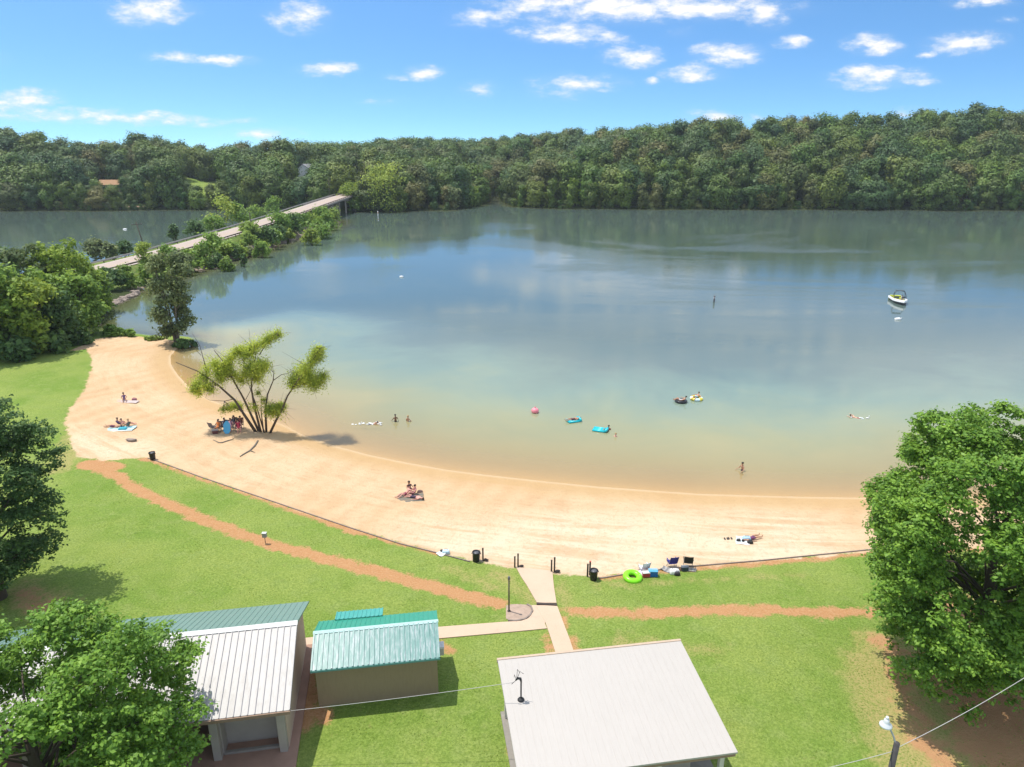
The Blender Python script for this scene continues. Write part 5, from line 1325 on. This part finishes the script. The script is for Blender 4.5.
# ---- folding chairs, coolers, towels
def camp_chair(px, py, rz, fab, lb, group=None, low=False):
    p = on(px, py)
    root = empty('folding_chair', p, lb, 'folding chair', group, rz)
    sz, w = (.24, .54) if low else (.42, .56)
    m_ = paint('fabric_%d_%d_%d' % tuple(int(c*100) for c in fab), fab, .85, .1)
    mb = MB(); mb.add([(-w/2, -.22, sz-.03), (0, -.2, sz-.06), (w/2, -.22, sz-.03), (-w/2, .25, sz+.02), (0, .25, sz-.02), (w/2, .25, sz+.02)], [(0, 1, 4, 3), (1, 2, 5, 4)]); s_ = mb.build('seat', m_, root)
    sm = s_.modifiers.new('t', 'SOLIDIFY'); sm.thickness = .02
    mb = MB(); mb.add([(-w/2, -.24, sz), (0, -.27, sz), (w/2, -.24, sz), (-w/2, -.42, sz+.56), (0, -.45, sz+.55), (w/2, -.42, sz+.56)], [(0, 1, 4, 3), (1, 2, 5, 4)]); s_ = mb.build('backrest', m_, root)
    sm = s_.modifiers.new('t', 'SOLIDIFY'); sm.thickness = .02
    fr_ = paint('chair_frame', (.30, .30, .31), .4, .1, .6)
    for sx in (-1, 1):
        x = sx*w/2
        MB().tube([(x, .28, 0), (x, -.24, sz+.02), (x, -.44, sz+.6)], .014, 6).build('leg', fr_, root)
        MB().tube([(x, -.34, 0), (x, .26, sz+.03)], .014, 6).build('leg', fr_, root)
        MB().box((x*1.06, -.05, sz+.2), (.06, .46, .025), None, 0, .008).build('armrest', m_, root)
        MB().tube([(x, .22, sz), (x*1.05, .16, sz+.2)], .012, 6).build('arm_post', fr_, root)
    return root
def cooler(px, py, rz, bodyc, lidc, lb, s=1.0):
    p = on(px, py); root = empty('cooler', p, lb, 'cooler', None, rz); root.scale = (s, s, s)
    MB().box((0, 0, .19), (.58, .36, .36), None, 0, .03).build('cooler_body', paint('cool_%d_%d_%d' % tuple(int(c*100) for c in bodyc), bodyc, .4, .06), root)
    MB().box((0, 0, .405), (.60, .38, .08), None, 0, .03).build('lid', paint('cool_%d_%d_%d' % tuple(int(c*100) for c in lidc), lidc, .4, .06), root)
    mb = MB(); mb.tube([(-.30, -.02, .30), (-.335, -.02, .42), (-.31, -.02, .50), (.31, -.02, .50), (.335, -.02, .42), (.30, -.02, .30)], .014, 6); mb.build('handle', paint('cooler_handle', (.7, .7, .7), .5), root)
def towel(px, py, w, l, rz, c1, c2, lb, wad=.02, dz=0.0, base=None):
    p = base or on(px, py); n, m_ = 8, 12; vs = []; r_ = np.random.default_rng(int(px*7+py))
    kx, ky = r_.random(2)*6
    for z in (0, .02):
        for i in range(n+1):
            for j in range(m_+1):
                x, y = (i/n-.5)*w, (j/m_-.5)*l
                vs.append((x+.03*math.sin(y*5+kx), y+.03*math.sin(x*6+ky), .01+wad*(1+math.sin(x*9+kx)*math.sin(y*8+ky))+z))
    fs = []; q = (n+1)*(m_+1)
    for i in range(n):
        for j in range(m_):
            a = i*(m_+1)+j; f = (a, a+m_+1, a+m_+2, a+1); fs.append((f, j)); fs.append((tuple(t+q for t in f), j))
    mb = MB()
    for f, j in fs: mb.add([], [], 0)
    mb.v = vs; mb.f = [f if max(f) >= q else f[::-1] for f, j in fs]; mb.m = [1 if (j//2) % 2 else 0 for f, j in fs]
    o = mb.build('beach_towel', [paint('cloth_%d_%d_%d' % tuple(int(c*100) for c in c1), c1, .85, .1), paint('cloth_%d_%d_%d' % tuple(int(c*100) for c in c2), c2, .85, .1)], None, True)
    o.location = p + Vector((0, 0, dz)); o.rotation_euler = (0, 0, rz); return tag(o, lb, 'towel')
def bag(px, py, c, s, lb, dz=0.0, cat='bag'):
    p = on(px, py, dz); root = empty('beach_bag', p, lb, cat)
    mb = MB(); mb.box((0, 0, s[2]/2), s, None, 0, min(s)*.28, .8); mb.build('bag_body', paint('cloth_%d_%d_%d' % tuple(int(q*100) for q in c), c, .8, .12), root, True)
    mb = MB(); mb.tube([(-s[0]*.25, 0, s[2]*.9), (-s[0]*.2, .02, s[2]*1.25), (s[0]*.2, .02, s[2]*1.25), (s[0]*.25, 0, s[2]*.9)], .012, 6); mb.build('bag_strap', paint('strap_dark', (.06, .06, .06), .8), root)
def ring_float(loc, R_, r, c, lb, tilt=(0, 0), c2=None, cat='swim ring', sq=.9):
    root = empty('swim_ring', loc, lb, cat)
    M_ = Matrix.Rotation(tilt[0], 3, 'X') @ Matrix.Rotation(tilt[1], 3, 'Y')
    mb = MB().torus((0, 0, r*.9), R_, r, 30, 12, 0, M_, sq)
    if c2:
        for i in range(len(mb.f)):
            if (i//12//4) % 2: mb.m[i] = 1
    mb.build('ring', [paint('vinyl_%d_%d_%d' % tuple(int(q*100) for q in x), x, .28, .05) for x in ([c, c2] if c2 else [c])], root, True)
    MB().tube([M_ @ Vector((R_, 0, r*1.7)), M_ @ Vector((R_, 0, r*2.0))], .025, 8).build('valve', paint('valve_clear', (.6, .6, .6), .3), root)
    return root

# by the edging, right of the walk
ring_float(on(632.5, 578.5, -.05), .43, .20, (.24, .74, .02), 'bright lime green inflatable tube lying on the grass edge', (.12, .05))
cooler(646, 576.5, .1, (.42, .05, .06), (.78, .76, .74), 'small red cooler with white lid next to the lime tube', .8)
cooler(652.8, 575.8, -.05, (.01, .13, .42), (.12, .42, .62), 'blue cooler right of the small red one')
cooler(684.5, 570.5, .15, (.04, .055, .08), (.10, .12, .15), 'dark grey cooler below the black chair', .75)
camp_chair(643.5, 570.5, .3, (.72, .70, .72), 'white framed low chair standing behind the coolers', low=True)
camp_chair(671.5, 567, .15, (.04, .035, .22), 'navy blue folding chair facing the lake on the sand')
camp_chair(687.8, 566.5, -.2, (.035, .03, .03), 'black folding chair with worn pale patch facing the lake')
bag(674.5, 573.5, (.75, .74, .72), (.7, .45, .32), 'white bundled beach bag below the navy chair')
bag(677, 575, (.05, .045, .05), (.40, .3, .26), 'small black bag leaning on the white bundle')
towel(668, 570.5, .5, .9, .9, (.35, .34, .33), (.20, .20, .2), 'grey towel crumpled behind the white bundle', .05)
towel(690, 570, .4, .8, 1.3, (.28, .26, .22), (.45, .42, .38), 'brownish mat beside the dark cooler', .03)
towel(641, 574, .45, .5, .4, (.75, .68, .72), (.62, .55, .66), 'pinkish white cloth dropped by the red cooler', .05)
# bag at the edging left
bag(446, 553.5, (.55, .70, .80), (.55, .35, .28), 'pale blue beach bag on the edging left of the walk')
bag(441.6, 552.2, (.05, .05, .05), (.24, .2, .18), 'small dark bag beside the pale blue one')
towel(441, 554.5, .45, .5, .8, (.72, .72, .70), (.66, .74, .72), 'crumpled white towel beside the pale blue bag', .06)
# towel with things at the right of the beach
towel(742.5, 541, 1.1, .9, 1.3, (.66, .66, .64), (.58, .66, .70), 'white towel with scattered things at the right end of the beach', .03)
bag(746.5, 540, (.38, .55, .70), (.6, .42, .24), 'light blue bag sitting on the white towel', .04)
bag(750, 543.3, (.03, .03, .03), (.42, .3, .22), 'black bag at the corner of the white towel')
person('lie', on(751.5, 539.5), -1.1, 'tan', (.16, .05, .12), DARKH, 'person lying in dark swimwear beside the white towel on the right')
def flipflop(px, py, c, lb):
    p = on(px, py, .02); root = empty('sandals', p, lb, 'sandals')
    for s in (-1, 1):
        q = MB().prism([(s*.1-.05, -.13), (s*.1+.05, -.13), (s*.1+.055, .06), (s*.1, .15), (s*.1-.055, .06)], 0, .03).build('sole', paint('sole_dark', c, .7), root)
        MB().tube([(s*.1-.05, -.02, .03), (s*.1, .07, .07), (s*.1+.05, -.02, .03)], .012, 5).build('strap', paint('sole_dark', c, .7), q)
flipflop(726, 539, (.06, .05, .045), 'dark sandals on the sand farthest from the white towel')
flipflop(730, 538.6, (.06, .05, .045), 'dark sandals on the sand nearer the white towel')
bag(738.5, 541.4, (.05, .045, .04), (.32, .2, .2), 'small black bag left of the white towel')
# family in the middle of the beach
towel(411, 498, 2.0, 1.4, .2, (.16, .15, .12), (.22, .17, .12), 'dark blanket under the family sitting mid beach', .02)
person('sit', on(409.8, 491.5), -2.5, 'tan', (.10, .02, .03), BRNH, 'person in dark red sitting behind the others mid beach', None, True)
person('sit_lean', on(406.5, 495.5), 2.2, 'pink', (.20, .03, .06), DARKH, 'person in a plum suit leaning back on the left of the dark blanket')
person('sit', on(414.5, 495), 1.9, 'pink', (.45, .14, .18), DARKH, 'person in pink sitting on the right of the dark blanket', None, True)
person('lie', on(414, 498.3), 1.2, 'pink', (.05, .03, .06), BRNH, 'person lying along the front of the dark blanket')
bag(420, 492.8, (.12, .07, .06), (.5, .3, .2), 'brown bag right of the family mid beach')
# couple and sunbather, far left sand
towel(121, 429, 2.6, 1.3, .1, (.64, .66, .62), (.22, .52, .58), 'white and turquoise blanket of the group at the left of the sand', .02)
person('lie', on(113.5, 427.3), 1.5, 'tan', (.12, .03, .06), DARKH, 'person lying with legs stretched at the left end of the turquoise blanket')
person('sit', on(119, 426), -.3, 'tan', (.12, .09, .20), DARKH, 'person in purple sitting at the middle of the turquoise blanket', None, True)
person('sit_lean', on(126, 426), -1.0, 'pink', (.40, .07, .10), BRNH, 'person in red leaning back at the right end of the turquoise blanket')
person('sit', on(129, 427.3), .9, 'light', (.10, .12, .10), BLDH, 'fair haired person sitting beyond the turquoise blanket', None, True)
bag(123, 429.5, (.05, .38, .48), (.8, .5, .18), 'turquoise bag on the white and turquoise blanket', .05)
towel(127, 401.8, 2.6, .8, -.1, (.60, .47, .42), (.44, .38, .38), 'pale pinkish towel under the lone bather on the left sand', .02)
person('sit', on(124.5, 400.5), -2.6, 'tan', (.20, .12, .26), DARKH, 'lone person in purple sitting on a pale towel on the left sand', None, True)
bag(134.5, 400.5, (.35, .15, .16), (.55, .35, .3), 'reddish bag at the right end of the pale towel')
mb = MB(); rock(mb, on(131.5, 441, .08), (.55, .3, .16), rgk); tag(mb.build('sand_stone', ROCKM, None, True), 'small brown stone on the sand near the left barrel', 'stone')
# group in the shade of the willow
G = 'people sitting together beside the willow'
camp_chair(213.5, 430.5, -.4, (.16, .15, .16), 'empty dark chair at the left end of the group by the willow', 'chairs of the group beside the willow')
for (px, py, rz, sk, su, hr, fab, lb, lh) in [
    (218.6, 431.5, 3.0, 'tan', (.66, .20, .05), DARKH, (.10, .08, .08), 'orange shirted person seated second from left beside the willow', False),
    (224, 430, 2.7, 'brown', (.05, .05, .10), DARKH, (.05, .06, .09), 'person in dark clothes seated behind the blue board', False),
    (231, 430.5, 3.3, 'pink', (.55, .30, .38), BRNH, (.12, .10, .12), 'pink topped person seated in the middle of the willow group', True),
    (234, 427.5, 3.1, 'tan', (.03, .03, .04), DARKH, (.06, .05, .05), 'dark haired person in black behind the pink topped one', True),
    (239, 431.5, 3.6, 'pink', (.58, .06, .10), DARKH, (.20, .03, .05), 'person in red seated nearest the willow stems', True),
    (241, 428, 3.4, 'tan', (.20, .06, .04), BRNH, (.1, .05, .04), 'person in brown seated behind the red one by the stems', False)]:
    nmch = lb.split(' seated')[0].split(' behind')[0]
    camp_chair(px, py, rz, fab, 'folding chair under the ' + nmch.replace('person', 'sitter'), 'chairs of the group beside the willow')
    person('chair', on(px, py), rz, sk, su, hr, lb, G, True, 1.0, lh)
def board(loc, w, l, c, lb, rx=0, rz=0, cat='body board'):
    mb = MB(); n = 9; L_, Rr = [], []
    for i in range(n+1):
        t = i/n; hw = w/2*min(1, math.sin(math.pi*(.12+.8*t))*1.25); L_.append((-hw, (t-.5)*l)); Rr.append((hw, (t-.5)*l))
    mb.prism(L_ + Rr[::-1], 0, .07)
    o = mb.build('body_board', paint('foam_%d_%d_%d' % tuple(int(q*100) for q in c), c, .5, .06), None, False)
    o.location = loc; o.rotation_euler = (rx, 0, rz); return tag(o, lb, cat)
board(on(227.8, 433.2, .62), .65, 1.25, (.10, .42, .66), 'light blue board propped upright against the willow group', 1.15, .2)
cooler(215.5, 433.5, .3, (.14, .05, .05), (.30, .26, .25), 'dark red cooler at the left of the willow group', .9)

# ---- swimmers and floats
def foam(px, py, w, l, lb, n=26):
    """white splash: droplets and little crests on the water"""
    p = wat(px, py); mb = MB(); r_ = np.random.default_rng(int(px))
    for i in range(n):
        q = (p.x+r_.normal()*w*.35, p.y+r_.normal()*l*.3, .02+.05*r_.random()); rock(mb, q, (.05+.13*r_.random(), .04+.06*r_.random(), .03+.05*r_.random()), r_)
    o = mb.build('splash', paint('foam_white', (.85, .87, .88), .5), None, True); return tag(o, lb, 'splash', kind='stuff')
foam(370, 424.2, 2.6, .7, 'white splash thrown up around the swimmer nearest the willow')
person('swim', wat(369.5, 424.3, .03), -1.3, 'tan', (.05, .05, .12), DARKH, 'swimmer splashing on the front near the willow')
person('wade', wat(395.6, 421.5, -.95), .4, 'brown', (.05, .03, .03), DARKH, 'dark haired wader standing waist deep left of another wader')
person('wade', wat(408, 421.3, -1.1), -.5, 'tan', (.25, .05, .05), BLDH, 'fair haired wader standing chest deep right of another wader')
foam(860, 418.5, 1.6, .9, 'thin white ripples around the swimmer on the right', 7)
person('swim', wat(858.5, 418.2, .03), .9, 'light', (.35, .08, .08), DARKH, 'swimmer doing front strokes out on the right')
person('wade', wat(742, 470.5, -.95), 2.0, 'tan', (.06, .05, .07), DARKH, 'lone wader standing thigh deep close to the beach on the right')
PINK = paint('pink_vinyl', (.80, .25, .30), .35, .05)
root = empty('marker_float', wat(535, 412.5), 'small pink float bobbing alone in the swimming area', 'float')
MB().ell((0, 0, .22), (.42, .42, .34), 16, 10).build('float_body', PINK, root, True); MB().lathe([(.08, .5), (.06, .62), (.03, .74), (0, .76)], (0, 0, 0), 10).build('float_tip', PINK, root, True)
person('wade', wat(536.3, 412.4, -1.38), .3, 'pink', (.4, .1, .1), BLDH, 'swimmer up to the neck beside the pink float')
TURQ = (.02, .48, .56)
def lounge(px, py, rz, c, lb):
    p = wat(px, py); root = empty('pool_lounger', p, lb, 'pool float', None, rz); m_ = paint('vinyl_turq', c, .3, .05)
    mb = MB()
    for i in range(5): mb.tube([(-.42+.21*i, -.75, .08), (-.42+.21*i, -.2, .09), (-.42+.21*i, .55, .09)], [.1, .11, .1], 10)
    mb.build('mattress', m_, root, True)
    MB().tube([(-.5, -.82, .18), (0, -.88, .24), (.5, -.82, .18)], [.12, .15, .12], 10).build('pillow', m_, root, True)
    return root
lounge(572, 421.3, 1.9, TURQ, 'turquoise inflatable mattress floating left of the smaller turquoise one')
person('lie', wat(573, 421.3, .14), 1.9, 'tan', (.15, .05, .05), DARKH, 'person lying on the left turquoise mattress')
lounge(598.6, 430.2, 1.2, (.03, .44, .52), 'turquoise inflatable mattress with two swimmers to its right')
person('swim', wat(596, 431.3, .02), -1.5, 'pink', (.5, .3, .3), BLDH, 'fair haired swimmer holding the turquoise mattress')
person('wade', wat(608.7, 429.5, -1.3), .2, 'tan', (.45, .05, .05), DARKH, 'swimmer up to the chest between mattress and nearer swimmer', None, True)
person('wade', wat(615.5, 436.5, -1.38), -.7, 'pink', (.5, .1, .12), BLDH, 'swimmer up to the neck nearest the beach by the mattress')
ring_float(wat(681, 402, -.05), .52, .19, (.025, .025, .03), 'black inner tube with a person in it', (0, 0))
person('float', wat(681, 402, .08), 1.2, 'tan', (.5, .5, .5), DARKH, 'person sitting back in the black inner tube', None, False)
ring_float(wat(696.3, 399.4, -.05), .55, .2, (.80, .66, .08), 'yellow and pale blue ring beside the black inner tube', (0, 0), (.62, .78, .82))
person('float', wat(696.3, 399.4, .08), 2.4, 'tan', (.05, .25, .30), DARKH, 'person sitting in the yellow ring')
# buoys and far floating bits
def buoy(px, py, h, r_, c, lb, band=None):
    root = empty('buoy', wat(px, py), lb, 'buoy')
    MB().lathe([(r_, -.4), (r_, h*.5), (r_, h*.92), (r_*.6, h), (0, h)], (0, 0, 0), 12).build('buoy_body', paint('buoy_%d' % int(c[0]*100), c, .5), root, True)
    MB().lathe([(r_+.015, h*.55), (r_+.02, h*.56), (r_+.02, h*.72), (r_+.015, h*.73)], (0, 0, 0), 12).build('buoy_band', paint('buoy_band%d' % int((band or c)[0]*100), band or c, .5), root, True)
buoy(714, 302, 1.25, .16, (.16, .15, .16), 'dark slim channel buoy far out left of the boat', (.5, .5, .5))
buoy(378, 216, 2.2, .22, (.80, .80, .78), 'white marker buoy by the yellow tree near the bridge', (.55, .3, .1))
def jug(px, py, lb, s=1.0, rz=0):
    s *= .72
    root = empty('float_jug', wat(px, py), lb, 'float', None, rz); M_ = Matrix.Rotation(1.45, 3, 'X')
    m_ = paint('white_plastic', (.85, .85, .84), .4, .04)
    MB().lathe([(0, -.5*s), (.2*s, -.48*s), (.24*s, -.3*s), (.24*s, .2*s), (.1*s, .42*s), (.07*s, .5*s), (0, .5*s)], (0, 0, .08), 12, 0, M_).build('jug_body', m_, root, True)
    MB().tube([(0, -.45*s, .2*s), (0, -.5*s, .28*s), (0, -.6*s, .24*s)], .03*s, 6).build('jug_cap', m_, root, True)
jug(401.5, 277, 'small white float drifting below the yellow tree reflection', 1.2, 1.4)
jug(898, 319.5, 'small white float just in front of the anchored boat', 1.5, 1.6)
jug(125, 229.5, 'small white float on the back lake beyond the leaning pole', 2.0, 1.4)
# ---- speed boat
p = wat(899, 302.5)
root = empty('speed_boat', p, 'white speed boat with yellow green seats and dark tower anchored on the lake', 'boat', None, math.atan2(.22, -.98))
HULLW = paint('gelcoat_white', (.80, .80, .79), .25, .03); HULLB = paint('gelcoat_dark', (.035, .04, .05), .3, .05); LIME = paint('lime_vinyl', (.52, .56, .05), .45, .06)
def hull(z_of, w_of, inset=0, n=16, y0=-3.0, y1=3.0):
    out = []
    for i in range(n+1):
        t = i/n; y = y0 + (y1-y0)*t
        out.append((w_of(t)-inset, y, z_of(t)))
    return out
wf = lambda t: 1.18*(1-max(0, (t-.45)/.55)**2.4)+.02
sheer = lambda t: .72 + .22*t*t
def loft(secs, mi=0, cap=True):
    mb = MB(); k = len(secs[0]); vs = []
    for s in secs: vs += [(x, y, z) for x, y, z in s]
    m_ = len(secs)
    for side in (1, -1):
        o = [(x*side, y, z) for x, y, z in vs]
        fs = [(a*k+b, a*k+b+1, (a+1)*k+b+1, (a+1)*k+b) for a in range(m_-1) for b in range(k-1)]
        mb.add(o, fs if side < 0 else [f[::-1] for f in fs], mi)
    return mb
keel = hull(lambda t: -.35+.5*max(0, t-.6)**1.5*2, lambda t: .02*(1-t)+.0)
chine = hull(lambda t: .02+.35*max(0, t-.5), lambda t: wf(t)*.86)
mid = hull(lambda t: .34+.3*max(0, t-.4), lambda t: wf(t)*.96)
top_ = hull(sheer, wf)
ins = hull(lambda t: sheer(t)+.02, lambda t: max(.01, wf(t)-.22))
insd = hull(lambda t: .30, lambda t: max(.005, wf(t)-.30), 0)
loft([keel, chine, mid]).build('lower_hull', HULLB, root, True)
hb = loft([mid, top_, ins, insd]).build('upper_hull', HULLW, root, True)
mb = MB(); n_ = len(insd); mb.add([(x, y, z) for x, y, z in insd] + [(-x, y, z) for x, y, z in insd], [(i, i+1, n_+i+1, n_+i) for i in range(n_-1)]); mb.build('cockpit_floor', paint('deck_grey', (.35, .35, .34), .7), root)
mb = MB(); mb.box((0, -2.98, .34), (2.2, .12, .78), None, 0, .03); mb.build('transom', LIME, root)
MB().box((0, -3.3, .12), (1.9, .6, .08), None, 0, .02).build('swim_platform', paint('platform_dark', (.10, .09, .08), .7), root)
for (x, y, w_, l_) in [(0, -2.3, 1.6, .6), (-.62, -1.2, .4, 1.2), (.55, -.5, .5, .5), (-.5, 1.1, .35, 1.1), (.5, 1.1, .35, 1.1), (0, 1.75, .7, .4)]:
    s_ = MB().box((x, y, .48), (w_, l_, .34), None, 0, .06).build('seat', LIME, root)
MB().box((0, -2.72, .80), (1.9, .5, .16), None, 0, .06).build('sun_pad', LIME, root)
mb = MB()
for x0, x1, y0, y1 in ((-.95, -.25, .35, .62), (.95, .25, .35, .62)):
    mb.add([(x0, .15, .86), (x1, .62, .9), (x1*1.02, .48, 1.24), (x0*.96, .02, 1.18)], [(0, 1, 2, 3)])
w_ = mb.build('windshield', paint('smoked_glass', (.05, .06, .07), .08), root); sm = w_.modifiers.new('t', 'SOLIDIFY'); sm.thickness = .03
mb = MB()
for s in (-1, 1): mb.tube([(s*1.05, .35, .8), (s*1.0, -.1, 1.5), (s*.8, -.45, 2.05), (0, -.55, 2.15)], .05, 8); mb.tube([(s*1.06, -.7, .8), (s*.98, -.6, 1.5), (s*.8, -.48, 2.03)], .04, 8)
mb.build('tower', HULLB, root, True)
MB().box((0, -.6, 2.2), (1.5, 1.0, .05), None, 0, .02).build('canopy', paint('canopy_dark', (.06, .08, .09), .8), root)
person('chair', p + Vector((.35, -.2, .2)), 2.6, 'tan', (.1, .1, .12), DARKH, 'person seated aboard the white speed boat', None, True)
